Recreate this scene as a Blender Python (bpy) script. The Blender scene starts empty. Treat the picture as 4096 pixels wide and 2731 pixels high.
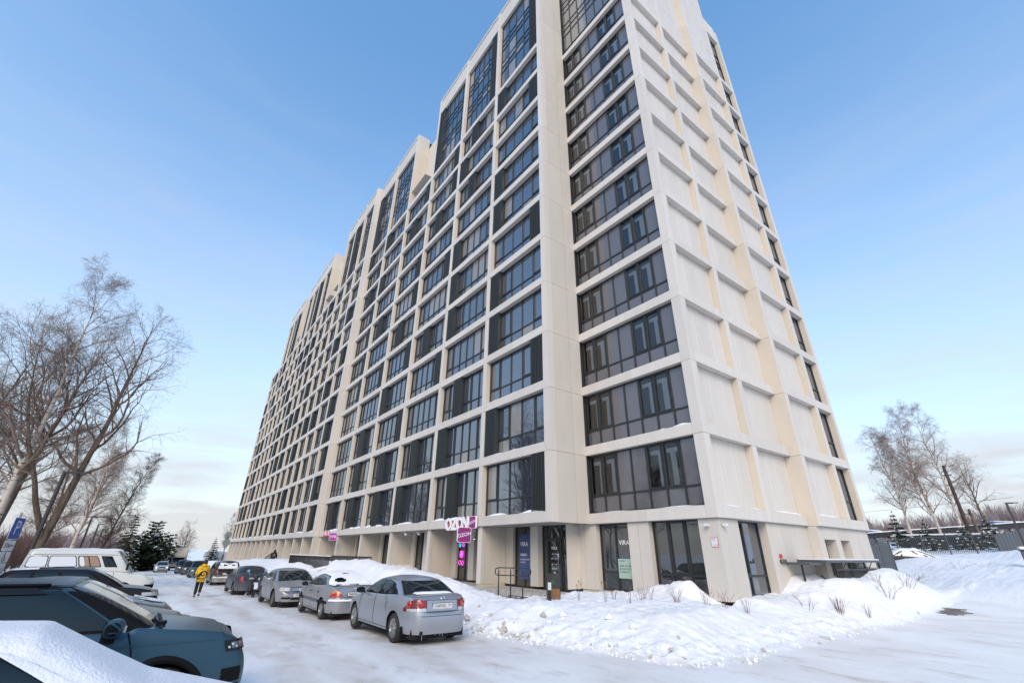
import bpy, bmesh, math, random
import numpy as np
from mathutils import Vector, Matrix
S = bpy.context.scene
COL = S.collection
R = math.radians
# ---------------------------------------------------------------- camera
cd = bpy.data.cameras.new('camera'); cam = bpy.data.objects.new('camera', cd); COL.objects.link(cam)
cd.sensor_width = 36.0; cd.lens = 15.544; cd.clip_start = 0.1; cd.clip_end = 9000
_R = (0.602388, 0.79811, 0.012214); _U = (0.337452, -0.268505, 0.902237); _F = (-0.723363, 0.539376, 0.431068)
cam.matrix_world = Matrix(((_R[0], _U[0], -_F[0], 8.8552), (_R[1], _U[1], -_F[1], -15.6361), (_R[2], _U[2], -_F[2], 2.1), (0, 0, 0, 1)))
S.camera = cam
# ---------------------------------------------------------------- sky and sun
SUN_DIR = Vector((0.72, -0.69, 0.0)).normalized(); SUN_EL = R(34)
w = bpy.data.worlds.new('World'); S.world = w; w.use_nodes = True
nt = w.node_tree; nt.nodes.clear()
def N(t, **k):
    n = nt.nodes.new(t)
    for a, b in k.items(): setattr(n, a, b)
    return n
out = N('ShaderNodeOutputWorld'); bg = N('ShaderNodeBackground'); sky = N('ShaderNodeTexSky')
sky.sky_type = 'NISHITA'; sky.sun_disc = False
sky.sun_elevation = SUN_EL
sky.sun_rotation = math.atan2(SUN_DIR.x, SUN_DIR.y)
sky.altitude = 150; sky.air_density = 1.0; sky.dust_density = 0.5; sky.ozone_density = 1.5
geo = N('ShaderNodeTexCoord'); sep = N('ShaderNodeSeparateXYZ'); nt.links.new(geo.outputs['Generated'], sep.inputs[0])
# thin winter haze: paler towards the horizon all the way round, a few faint cloud streaks low down
hz = N('ShaderNodeMapRange'); hz.inputs[1].default_value = 0.0; hz.inputs[2].default_value = 0.85; hz.inputs[3].default_value = 1.0; hz.inputs[4].default_value = 0.0
nt.links.new(sep.outputs[2], hz.inputs[0])
pw = N('ShaderNodeMath', operation='POWER'); nt.links.new(hz.outputs[0], pw.inputs[0]); pw.inputs[1].default_value = 1.45
mp = N('ShaderNodeMapping'); mp.inputs['Scale'].default_value = (1.4, 1.4, 9.0); nt.links.new(geo.outputs['Generated'], mp.inputs[0])
nz = N('ShaderNodeTexNoise'); nz.inputs['Scale'].default_value = 2.2; nz.inputs['Detail'].default_value = 6; nz.inputs['Roughness'].default_value = 0.55
nt.links.new(mp.outputs[0], nz.inputs['Vector'])
cl = N('ShaderNodeMapRange'); cl.inputs[1].default_value = 0.42; cl.inputs[2].default_value = 0.75; cl.inputs[3].default_value = 0.0; cl.inputs[4].default_value = 0.35
nt.links.new(nz.outputs['Fac'], cl.inputs[0])
m1 = N('ShaderNodeMath', operation='MULTIPLY'); nt.links.new(cl.outputs[0], m1.inputs[0]); nt.links.new(hz.outputs[0], m1.inputs[1])
add = N('ShaderNodeMath', operation='ADD', use_clamp=True); nt.links.new(pw.outputs[0], add.inputs[0]); nt.links.new(m1.outputs[0], add.inputs[1])
mulf = N('ShaderNodeMath', operation='MULTIPLY'); nt.links.new(add.outputs[0], mulf.inputs[0]); mulf.inputs[1].default_value = 0.96
mix = N('ShaderNodeMix', data_type='RGBA'); nt.links.new(mulf.outputs[0], mix.inputs[0]); hs_ = N('ShaderNodeHueSaturation'); hs_.inputs['Hue'].default_value = .493; hs_.inputs['Saturation'].default_value = 1.14; hs_.inputs['Value'].default_value = 1.32; nt.links.new(sky.outputs[0], hs_.inputs['Color']); nt.links.new(hs_.outputs[0], mix.inputs[6])
mix.inputs[7].default_value = (2.52, 2.58, 2.72, 1)
nt.links.new(mix.outputs[2], bg.inputs[0]); bg.inputs[1].default_value = 0.15
nt.links.new(bg.outputs[0], out.inputs[0])
sl = bpy.data.lights.new('sun', 'SUN'); sun = bpy.data.objects.new('sun', sl); COL.objects.link(sun)
sl.energy = 1.3; sl.angle = R(34); sl.color = (1.0, 0.82, 0.60)
sd = SUN_DIR * math.cos(SUN_EL) + Vector((0, 0, math.sin(SUN_EL)))
sun.rotation_euler = sd.to_track_quat('Z', 'Y').to_euler(); sun.location = sd * 300
vs = S.view_settings; vs.view_transform = 'Standard'; vs.look = 'None'; vs.gamma = 1; vs.use_curve_mapping = False; vs.exposure = 0.9
# ---------------------------------------------------------------- helpers
rnd = random.Random(7)
def tag(o, label=None, cat=None, group=None, kind=None):
    if label: o['label'] = label
    if cat: o['category'] = cat
    if group: o['group'] = group
    if kind: o['kind'] = kind
    return o
def empty(name, loc=(0, 0, 0), rz=0.0):
    o = bpy.data.objects.new(name, None); COL.objects.link(o); o.location = loc; o.rotation_euler = (0, 0, rz); o.empty_display_size = .3
    return o
def inst(name, me, parent=None, loc=(0, 0, 0), rz=0.0, scale=None):
    o = bpy.data.objects.new(name, me); COL.objects.link(o); o.location = loc
    if rz: o.rotation_euler = (0, 0, rz)
    if scale: o.scale = scale
    if parent: o.parent = parent
    return o
class MB:
    def __init__(s): s.v = []; s.f = []; s.m = []; s.sm = []
    def quad(s, a, b, c, d, m=0, sm=False):
        n = len(s.v); s.v += [a, b, c, d]; s.f.append((n, n + 1, n + 2, n + 3)); s.m.append(m); s.sm.append(sm); return s
    def poly(s, pts, m=0):
        n = len(s.v); s.v += list(pts); s.f.append(tuple(range(n, n + len(pts)))); s.m.append(m); s.sm.append(False); return s
    def box(s, x0, x1, y0, y1, z0, z1, m=0):
        if x0 > x1: x0, x1 = x1, x0
        if y0 > y1: y0, y1 = y1, y0
        if z0 > z1: z0, z1 = z1, z0
        n = len(s.v)
        s.v += [(x0, y0, z0), (x1, y0, z0), (x1, y1, z0), (x0, y1, z0), (x0, y0, z1), (x1, y0, z1), (x1, y1, z1), (x0, y1, z1)]
        for q in ((0, 3, 2, 1), (4, 5, 6, 7), (0, 1, 5, 4), (1, 2, 6, 5), (2, 3, 7, 6), (3, 0, 4, 7)):
            s.f.append(tuple(n + i for i in q)); s.m.append(m); s.sm.append(False)
        return s
    def prism(s, pts, z0, z1, m=0):           # plan polygon (ccw) extruded in z
        n = len(s.v); k = len(pts)
        s.v += [(p[0], p[1], z0) for p in pts] + [(p[0], p[1], z1) for p in pts]
        s.f.append(tuple(n + i for i in reversed(range(k)))); s.f.append(tuple(n + k + i for i in range(k)))
        for i in range(k): s.f.append((n + i, n + (i + 1) % k, n + k + (i + 1) % k, n + k + i))
        s.m += [m] * (k + 2); s.sm += [False] * (k + 2); return s
    def tube(s, pts, rad, sides=6, m=0, cap=True, sm=True):
        pts = [Vector(p) for p in pts]; k = len(pts)
        if not hasattr(rad, '__len__'): rad = [rad] * k
        n = len(s.v); ref = None
        for i, p in enumerate(pts):
            t = (pts[min(i + 1, k - 1)] - pts[max(i - 1, 0)])
            if t.length < 1e-9: t = Vector((0, 0, 1))
            t.normalize()
            if ref is None or abs(ref.dot(t)) > .98: ref = Vector((1, 0, 0)) if abs(t.x) < .9 else Vector((0, 1, 0))
            a = (ref - t * ref.dot(t)).normalized(); b = t.cross(a); ref = a
            for j in range(sides):
                c = 2 * math.pi * j / sides
                q = p + a * (math.cos(c) * rad[i]) + b * (math.sin(c) * rad[i]); s.v.append((q.x, q.y, q.z))
        for i in range(k - 1):
            for j in range(sides):
                s.f.append((n + i * sides + j, n + i * sides + (j + 1) % sides, n + (i + 1) * sides + (j + 1) % sides, n + (i + 1) * sides + j)); s.m.append(m); s.sm.append(sm)
        if cap:
            s.f.append(tuple(n + j for j in reversed(range(sides)))); s.f.append(tuple(n + (k - 1) * sides + j for j in range(sides))); s.m += [m, m]; s.sm += [False, False]
        return s
    def cyl(s, c, r, z0, z1, sides=12, m=0): return s.tube([(c[0], c[1], z0), (c[0], c[1], z1)], r, sides, m)
    def grid(s, P, m=0, sm=True, flip=False):    # P[i][j] points
        n = len(s.v); a = len(P); b = len(P[0])
        for r_ in P:
            for p in r_: s.v.append(tuple(p))
        for i in range(a - 1):
            for j in range(b - 1):
                q = (n + i * b + j, n + i * b + j + 1, n + (i + 1) * b + j + 1, n + (i + 1) * b + j)
                s.f.append(q[::-1] if flip else q); s.m.append(m); s.sm.append(sm)
        return s
    def lathe(s, prof, sides=24, m=0, axis='y', c=(0, 0, 0)):   # prof: (r, h) pairs
        P = []
        for (r_, h) in prof:
            row = []
            for j in range(sides + 1):
                a = 2 * math.pi * j / sides
                if axis == 'y': row.append((c[0] + r_ * math.cos(a), c[1] + h, c[2] + r_ * math.sin(a)))
                else: row.append((c[0] + r_ * math.cos(a), c[1] + r_ * math.sin(a), c[2] + h))
            P.append(row)
        return s.grid(P, m)
    def mesh(s, name, mats):
        me = bpy.data.meshes.new(name); me.from_pydata(s.v, [], s.f)
        if not isinstance(mats, (list, tuple)): mats = [mats]
        for a in mats: me.materials.append(a)
        me.polygons.foreach_set('material_index', s.m); me.polygons.foreach_set('use_smooth', s.sm); me.update()
        return me
    def build(s, name, mats, parent=None, loc=(0, 0, 0), rz=0.0): return inst(name, s.mesh(name, mats), parent, loc, rz)
def text_mesh(body, size, mat, extrude=0.004, name='lettering', align='CENTER', fat=0.0):
    c = bpy.data.curves.new(name, 'FONT'); c.body = body; c.size = size; c.extrude = extrude; c.align_x = align; c.align_y = 'CENTER'; c.resolution_u = 3; c.offset = fat
    o = bpy.data.objects.new(name, c); COL.objects.link(o)
    dg = bpy.context.evaluated_depsgraph_get(); me = bpy.data.meshes.new_from_object(o.evaluated_get(dg))
    bpy.data.objects.remove(o); bpy.data.curves.remove(c)
    me.name = name; me.materials.clear(); me.materials.append(mat)
    return me
def put_text(name, body, size, mat, parent, loc, rot, extrude=0.004, align='CENTER', sx=1.0, fat=0.0):
    o = inst(name, text_mesh(body, size, mat, extrude, name, align, fat), parent, loc); o.rotation_euler = rot
    if sx != 1.0: o.scale = (sx, 1, 1)
    return o
# ---------------------------------------------------------------- materials
def mat(name, col, rough=.6, metal=0.0, spec=.5, ior=1.45, emit=None, estr=0, coat=0, noise=None, bump=None, rand=0.0):
    m = bpy.data.materials.new(name); m.use_nodes = True; t = m.node_tree; b = t.nodes['Principled BSDF']
    b.inputs['Base Color'].default_value = (*col, 1); b.inputs['Roughness'].default_value = rough; b.inputs['Metallic'].default_value = metal
    b.inputs['IOR'].default_value = ior; b.inputs['Specular IOR Level'].default_value = spec
    if coat: b.inputs['Coat Weight'].default_value = coat; b.inputs['Coat Roughness'].default_value = .04
    if emit: b.inputs['Emission Color'].default_value = (*emit, 1); b.inputs['Emission Strength'].default_value = estr
    src = None
    tc = t.nodes.new('ShaderNodeTexCoord')
    if noise:                                   # (scale, other colour, low, high[, stretch])
        mpn = t.nodes.new('ShaderNodeMapping'); t.links.new(tc.outputs['Object'], mpn.inputs[0])
        if len(noise) > 4: mpn.inputs['Scale'].default_value = noise[4]
        n = t.nodes.new('ShaderNodeTexNoise'); n.inputs['Scale'].default_value = noise[0]; n.inputs['Detail'].default_value = 5; t.links.new(mpn.outputs[0], n.inputs['Vector'])
        mr = t.nodes.new('ShaderNodeMapRange'); mr.inputs[1].default_value = noise[2]; mr.inputs[2].default_value = noise[3]; t.links.new(n.outputs['Fac'], mr.inputs[0])
        mx = t.nodes.new('ShaderNodeMix'); mx.data_type = 'RGBA'; t.links.new(mr.outputs[0], mx.inputs[0]); mx.inputs[6].default_value = (*col, 1); mx.inputs[7].default_value = (*noise[1], 1)
        src = mx.outputs[2]
    if rand:
        oi = t.nodes.new('ShaderNodeObjectInfo'); hs = t.nodes.new('ShaderNodeHueSaturation'); mr = t.nodes.new('ShaderNodeMapRange')
        mr.inputs[3].default_value = 1 - rand; mr.inputs[4].default_value = 1 + rand; t.links.new(oi.outputs['Random'], mr.inputs[0]); t.links.new(mr.outputs[0], hs.inputs['Value'])
        if src: t.links.new(src, hs.inputs['Color'])
        else: hs.inputs['Color'].default_value = (*col, 1)
        src = hs.outputs[0]
    if src: t.links.new(src, b.inputs['Base Color'])
    if bump:                                    # (scale, strength, distance)
        n = t.nodes.new('ShaderNodeTexNoise'); n.inputs['Scale'].default_value = bump[0]; n.inputs['Detail'].default_value = 6; t.links.new(tc.outputs['Object'], n.inputs['Vector'])
        bp = t.nodes.new('ShaderNodeBump'); bp.inputs['Strength'].default_value = bump[1]; bp.inputs['Distance'].default_value = bump[2]; t.links.new(n.outputs['Fac'], bp.inputs['Height']); t.links.new(bp.outputs[0], b.inputs['Normal'])
    return m
M = {}
M['white'] = mat('white_cladding', (.60, .555, .50), .55, noise=(1.3, (.545, .505, .455), .35, .75, (1.6, 1.6, .22)), rand=.045)
M['cream'] = mat('cream_cladding', (.60, .535, .445), .55, noise=(1.3, (.55, .49, .405), .35, .75, (1, 1, .25)), rand=.03)
M['beige'] = mat('beige_cladding', (.52, .475, .41), .55, noise=(1.5, (.46, .42, .36), .35, .75, (1, 1, .3)), rand=.03)
M['plinth'] = mat('plinth_render', (.55, .49, .38), .8, noise=(6, (.45, .40, .31), .4, .7))
M['dark'] = mat('dark_aluminium', (.022, .025, .026), .4, noise=(3, (.03, .033, .034), .4, .7))
M['louvre'] = mat('louvre_grey', (.028, .034, .036), .45, rand=.12)
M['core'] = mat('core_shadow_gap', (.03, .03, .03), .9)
M['soffit'] = mat('soffit_grey', (.34, .33, .32), .6)
def glass(name, base, ior, rough=.012, wave=.02, curtain=None):
    m = mat(name, base, rough, ior=ior, spec=.5); t = m.node_tree; b = t.nodes['Principled BSDF']
    tc = t.nodes.new('ShaderNodeTexCoord'); n = t.nodes.new('ShaderNodeTexNoise'); n.inputs['Scale'].default_value = .8; n.inputs['Detail'].default_value = 1; t.links.new(tc.outputs['Object'], n.inputs['Vector'])
    bp = t.nodes.new('ShaderNodeBump'); bp.inputs['Strength'].default_value = wave; bp.inputs['Distance'].default_value = .3; t.links.new(n.outputs['Fac'], bp.inputs['Height']); t.links.new(bp.outputs[0], b.inputs['Normal'])
    return m
M['glass'] = glass('window_glass', (.018, .030, .054), 3.0)
M['glass_curtain'] = glass('window_glass_with_curtain', (.20, .19, .175), 2.2)
M['glass_tint'] = glass('tinted_glass', (.105, .100, .110), 1.8, .05)
M['glass_shop'] = glass('shop_glass', (.026, .031, .030), 2.05)
M['curtain'] = mat('white_curtain', (.85, .84, .83), .9)
m = bpy.data.materials.new('clear_glass'); m.use_nodes = True; t = m.node_tree; t.nodes.clear()
o_ = t.nodes.new('ShaderNodeOutputMaterial'); mxs = t.nodes.new('ShaderNodeMixShader'); tr = t.nodes.new('ShaderNodeBsdfTransparent'); gl = t.nodes.new('ShaderNodeBsdfGlossy'); fr = t.nodes.new('ShaderNodeFresnel')
fr.inputs['IOR'].default_value = 1.9; gl.inputs['Roughness'].default_value = .01; tr.inputs[0].default_value = (.80, .83, .84, 1)
t.links.new(fr.outputs[0], mxs.inputs[0]); t.links.new(tr.outputs[0], mxs.inputs[1]); t.links.new(gl.outputs[0], mxs.inputs[2]); t.links.new(mxs.outputs[0], o_.inputs[0]); M['clear'] = m
M['snow'] = mat('snow', (.80, .80, .81), .65, spec=.3, bump=(9, .25, .05))

# ================================================================ THE APARTMENT BLOCK
M['warm'] = mat('warm_stone_cladding', (.56, .515, .455), .55, noise=(1.2, (.51, .47, .415), .35, .75, (1, 1, .25)), rand=.03)
KZ = lambda k: 3.306 + 3.0 * k
YA, YM, YL = 0.0, -2.263, -2.83
BH, DP, GAP = .44, .36, .007
bld = empty('apartment_building', (0, 0, 0))
tag(bld, 'tall cream and white apartment block with a grid of dark windows', 'building')
def box6(b, x0, x1, y0, y1, z0, z1, front=0, side=0, top=0):
    n = len(b.m); b.box(x0, x1, y0, y1, z0, z1)
    b.m[n:n + 6] = [top, top, front, side, front, side]; return b
PM = [M['white'], M['cream'], M['warm'], M['beige']]
_mc = {}
def shared(key, fn, mats):
    if key not in _mc: _mc[key] = fn().mesh(key[0], mats)
    return _mc[key]
def piece(name, sx, sy, sz, loc, cols=(0, 1, 0), parent=None):
    """a cladding panel with its lower front left corner at loc; pieces of one size share a mesh"""
    key = (name, round(sx, 3), round(sy, 3), round(sz, 3), cols)
    me = shared(key, lambda: box6(MB(), GAP, sx - GAP, 0, sy, GAP, sz - GAP, *cols), PM)
    return inst(name, me, parent or bld, loc)
def frame_mesh(wd, ht, cols, rows, casements=()):
    b = MB(); xs = [wd * i / cols for i in range(cols + 1)] if not hasattr(cols, '__len__') else cols
    e = .035
    zs = [0] + list(rows) + [ht]
    for i, x in enumerate(xs):
        a = .05 if i in (0, len(xs) - 1) else e
        b.box(max(0, x - a), min(wd, x + a), 0, .08, 0, ht)
    for j, z in enumerate(zs):
        a = .05 if j in (0, len(zs) - 1) else e
        for i in range(len(xs) - 1): b.box(xs[i] + .05, xs[i + 1] - .05, .004, .076, max(0, z - a), min(ht, z + a))
    for (i, j) in casements:           # opening sashes: a second, thicker frame proud of the first
        x0, x1, z0, z1 = xs[i] + .04, xs[i + 1] - .04, zs[j] + .04, zs[j + 1] - .04
        b.box(x0, x0 + .05, -.02, .05, z0, z1); b.box(x1 - .05, x1, -.02, .05, z0, z1); b.box(x0 + .05, x1 - .05, -.02, .05, z0, z0 + .05); b.box(x0 + .05, x1 - .05, -.02, .05, z1 - .05, z1)
    return b, xs, zs
GL = [M['glass'], M['glass_curtain'], M['glass_tint'], M['clear'], M['glass_shop']]
def window(wd, ht, cols, rows, loc, rz=0.0, single=False, pick=None, cas=(), key=None, parent=None):
    """frame (the window part) with its panes as sub-parts, or one joined sheet of glazing"""
    kk = ('window', round(wd, 3), round(ht, 3), str(cols), str(rows), str(cas))
    if kk not in _mc:
        b, xs, zs = frame_mesh(wd, ht, cols, rows, cas); _mc[kk] = (b.mesh('window', M['dark']), xs, zs)
    me, xs, zs = _mc[kk]
    o = inst('window', me, parent or bld, loc, rz)
    if single:
        for i in range(len(xs) - 1):
            for j in range(len(zs) - 1):
                mi = pick(i, j) if pick else 0
                pw_, ph_ = xs[i + 1] - xs[i], zs[j + 1] - zs[j]
                pk = ('pane', round(pw_, 3), round(ph_, 3), mi)
                pm = shared(pk, (lambda: MB().quad((.02, 0, .02), (pw_ - .02, 0, .02), (pw_ - .02, 0, ph_ - .02), (.02, 0, ph_ - .02))) if mi == 3 else (lambda: MB().box(.02, pw_ - .02, 0, .012, .02, ph_ - .02)), GL[mi])
                inst('pane', pm, o, (xs[i], .045, zs[j]))
    else:
        b = MB()
        for i in range(len(xs) - 1):
            for j in range(len(zs) - 1):
                mi = pick(i, j) if pick else 0
                b.quad((xs[i], .05, zs[j]), (xs[i + 1], .05, zs[j]), (xs[i + 1], .05, zs[j + 1]), (xs[i], .05, zs[j + 1]), mi)
        g = b.build('glazing', GL, o); g['kind'] = 'stuff'
    return o
def louvre(wd, ht, loc, slats, sub):
    b = MB().box(0, wd, .24, .27, 0, ht).box(0, .03, .0, .24, 0, ht).box(wd - .03, wd, .0, .24, 0, ht)
    st = (wd - .06) / slats
    if not sub:
        for i in range(slats): b.box(.03 + i * st + st * .3, .03 + i * st + st * .62, .0, .2, .02, ht - .02)
        return inst('louvre', shared(('louvre', round(wd, 2), round(ht, 2), slats), lambda: b, M['louvre']), bld, loc)
    o = inst('louvre', shared(('louvre_box', round(wd, 2), round(ht, 2), slats), lambda: b, M['louvre']), bld, loc)
    sm = shared(('slat', round(st, 3), round(ht, 2)), lambda: MB().box(st * .25, st * .6, 0, .2, .02, ht - .02), M['louvre'])
    for i in range(slats): inst('slat', sm, o, (.03 + i * st, -.01, 0))
    return o
ST = 3.0
GF0 = KZ(0) + .025
WH = ST - BH - .02
# ---- right hand section: six wide bays
RP = [-11.73, -17.33, -23.06, -28.89, -34.73]
RB = [(-11.54, -6.5), (-17.14, -11.92), (-22.87, -17.52), (-28.70, -23.25), (-34.54, -29.08), (-39.95, -34.92)]
LP = [-40.57 - 3.82 * n for n in range(16)]
LB = [(LP[n + 1] + .2, LP[n] - .2) for n in range(15)]
ZT, ZP = 45.95, 48.3
def up_type(sec, i):
    if sec == 'R': return 'notch' if i == 3 else 'glass'
    return 'low' if i >= 13 else ('notch' if i in (3, 4, 9) else 'glass')
def ghosts(seed): return random.Random(seed)
LV1 = ['R', 'L', 'R', 'L', 'L', 'R', 'L', 'L', '', 'R', 'L']
for sec, bays, y0 in (('R', RB, YM), ('L', LB, YL)):
    for i, (x0, x1) in enumerate(bays):
        wd = x1 - x0; ut = up_type(sec, i)
        for k in range(12):
            # band under storey k
            if sec == 'R' and i < 3:
                h = wd / 2
                piece('spandrel_panel', h, DP, BH, (x0, y0, KZ(k))); piece('spandrel_panel', h, DP, BH, (x0 + h, y0, KZ(k)))
            else: piece('spandrel_panel', wd, DP, BH, (x0, y0, KZ(k)), (0, 0, 0))
        for k in range(11):
            rg = ghosts(1000 * (sec == 'R') + 50 * i + k)
            z = KZ(k) + BH + .01
            if sec == 'R' and i == 0: lv = LV1[k]
            elif sec == 'R': lv = rg.choice(['L', 'M', 'M', 'R', 'R', '', ''])
            else: lv = rg.choice(['L', 'L', '', '', '', 'R', 'M'] if i % 3 == 0 else ['L', '', '', '', ''])
            lw = .98 if sec == 'R' else .9
            cur = rg.random() < .25
            def pick(a, b_, rg=rg, cur=cur): return 1 if rg.random() < (.6 if cur else .10) else 0
            ncol = (5 if sec == 'R' else 3)
            a0, a1 = x0, x1
            if lv == 'L': a0 = x0 + lw
            if lv == 'R': a1 = x1 - lw
            if lv == 'M': xm = x0 + wd * .32
            nsl = 8
            if lv:
                lx = {'L': x0 + .02, 'R': x1 - lw - .02, 'M': x0 + wd * .32}[lv]
                louvre(lw, WH, (lx, y0 + .03, z), nsl, sec == 'R' and (i < 2 or (i == 2 and k < 7)))
            segs = [(a0, a1)] if lv != 'M' else [(x0, xm), (xm + lw, x1)]
            for (s0, s1) in segs:
                nc = max(1, round((s1 - s0) / .92)) if sec == 'R' else max(1, round((s1 - s0) / .85))
                window(round(s1 - s0, 3), WH, nc, (.74,), (s0, y0 + .27, z), single=(sec == 'R' and i == 0 and k < 9), pick=pick, cas=((0, 1),) + (((nc - 1, 1),) if nc > 3 else ()))
        # top three storeys
        z = KZ(11) + BH + .01
        if ut == 'glass':
            rg = ghosts(9000 + i + 100 * (sec == 'R')); lv = rg.choice(['L', 'R', '']) if not (sec == 'R' and i == 0) else 'R'
            if sec == 'R' and i == 2: lv = 'L'
            if sec == 'R' and i == 1: lv = 'R'
            lw = .9; a0 = x0 + (lw if lv == 'L' else 0); a1 = x1 - (lw if lv == 'R' else 0)
            if lv: louvre(lw, ZT - z, (x0 + .02 if lv == 'L' else x1 - lw - .02, y0 + .03, z), 8, False)
            window(round(a1 - a0, 3), ZT - z, max(2, round((a1 - a0) / .95)), (.74, 2.56, 3.3, 3.95, 5.6, 6.3, 7.0), (a0, y0 + .27, z), pick=lambda a, b_, rg=rg: 1 if rg.random() < .12 else 0)
            piece('parapet_panel', wd, DP - .06, ZP - ZT - .25, (x0, y0 + .07, ZT), (2, 1, 0))
            piece('parapet_coping', wd, DP + .1, .25, (x0, y0 - .01, ZP - .25), (0, 0, 0))
        elif ut == 'notch':
            yb = y0 + 1.5
            piece('terrace_wall', wd, .3, 46.8 - z, (x0, yb, z), (1, 1, 0))
            window(1.7, 4.2, 2, (1.4, 2.8), (x1 - 2.3, yb - .05, z + 1.3))
            piece('terrace_parapet', wd, .12, .5, (x0, y0 + .15, z), (2, 2, 2))
            b = MB().box(x0, x0 + wd * .62, y0 + .1, yb, z + 2.2, z + 2.3, 0); b.build('terrace_canopy', M['warm'], bld)
        else:
            piece('parapet_coping', wd, DP, .35, (x0, y0, z), (2, 1, 0))
        # shaft behind the glass
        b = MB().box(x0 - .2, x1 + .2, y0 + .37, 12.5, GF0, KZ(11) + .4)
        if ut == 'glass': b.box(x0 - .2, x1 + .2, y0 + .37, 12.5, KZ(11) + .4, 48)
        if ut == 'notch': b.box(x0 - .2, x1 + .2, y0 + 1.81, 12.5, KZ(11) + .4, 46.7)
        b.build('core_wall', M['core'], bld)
# piers
def pier(xc, y0, wp, k0, top, wide=None):
    for k in range(k0, 11): piece('pier_panel', wp, DP, ST, (xc - wp / 2, y0, KZ(k)))
    if top > KZ(11) + 1:
        h = (top - KZ(11)) / 4
        for j in range(4): piece('upper_pier_panel', wp, wide or DP, h, (xc - wp / 2, y0, KZ(11) + h * j))
    else: piece('upper_pier_panel', wp, DP, top - KZ(11), (xc - wp / 2, y0, KZ(11)))
for j, xc in enumerate(RP): pier(xc, YM, .38, 0, ZP, 1.5 if j in (2, 3) else None)
pier(-40.14, YM, .38, 0, ZP)
for n in range(1, 16):
    t = KZ(11) + .8 if n >= 14 else (KZ(11) + .45 if n == 4 else ZP)
    pier(LP[n], YL, .4, 0, t, 1.5 if n in (3, 5, 9, 10) else None)
# the outer corner of the main front and its return wall
def ell(x, y, a, b_, t, z0, z1, sgn=1):    # L-shaped corner panel: long leg a along -x, leg b along +y
    return MB().prism([(x - a, y), (x, y), (x, y + b_), (x - t, y + b_), (x - t, y + t), (x - a, y + t)], z0 + GAP, z1 - GAP)
for (X, Y, bl) in ((-6.1, YM, .42), (-40.35, YL, .567)):
    cm = shared(('corner_panel', X), lambda: ell(0, 0, .4 if X > -10 else .44, bl, .05, 0, ST), [M['white']])
    for k in range(0, 15): inst('corner_panel', cm, bld, (X, Y, KZ(k)))
rm = {}
for k in range(0, 15):
    for (ya, yb_) in ((YM + .42, -.76), (-.76, .02)):
        me = shared(('return_panel', ya), lambda: MB().box(-.05, 0, ya + GAP, yb_ - GAP, GAP, ST - GAP), M['warm'])
        inst('return_panel', me, bld, (-6.1, 0, KZ(k)))
MB().box(-6.48, -6.16, YM + .06, .3, 3.33, 48.2).build('core_wall', M['core'], bld)
MB().box(-40.75, -40.42, YL + .06, 1, 3.33, 48.2).build('core_wall', M['core'], bld)
# ---- grey glazed bay beside the corner, y = 0
bx0, bx1 = -6.1, -.42
rb = random.Random(5)
def pick_bay(i, j): return 2 if (j == 0 or i in (2, 3, 6)) else 3
for k in range(12):
    piece('spandrel_panel', 3.08, .34, BH, (bx0, YA, KZ(k)), (0, 0, 0)); piece('spandrel_panel', bx1 - bx0 - 3.08, .34, BH, (bx0 + 3.08, YA, KZ(k)), (0, 0, 0))
    MB().box(bx0, bx1, .345, 1.6, KZ(k) + .02, KZ(k) + BH - .02).build('floor_slab', M['core'], bld)
    if k < 11:
        wz = KZ(k) + BH + .01
        wo = window(bx1 - bx0, WH, 7, (.72,), (bx0, YA + .22, wz), single=True, pick=pick_bay, cas=((0, 1), (1, 1), (4, 1), (5, 1)))
        cw = (bx1 - bx0) / 7
        b = MB()
        for c in (0, 1, 4, 5):
            xa = cw * c
            b.box(xa + .07, xa + cw - .07, .20, .23, WH - .42, WH - .25)                       # lintel of the inner frame
            s0 = xa + (.42 if c in (0, 4) else .30) + rb.uniform(-.06, .06); s1 = s0 + rb.uniform(.18, .32)
            nf = 4
            P = [[(s0 + (s1 - s0) * f / nf, .20 + .03 * (f % 2), z) for f in range(nf + 1)] for z in (.2, WH - .3)]
            b.grid(P, 0, False)
        b.build('curtain', M['curtain'], wo)
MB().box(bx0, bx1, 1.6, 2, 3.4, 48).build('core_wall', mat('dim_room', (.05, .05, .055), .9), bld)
z = KZ(11) + BH + .01
window(bx1 - bx0, 9.15, 7, (.74, 2.56, 3.3, 3.95, 5.6, 6.3, 7.0), (bx0, YA + .22, z), pick=lambda a, b_: (2 if a > 2 else 1))
piece('parapet_panel', bx1 - bx0, .3, ZP - ZT, (bx0, .02, ZT), (2, 1, 0))
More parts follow.
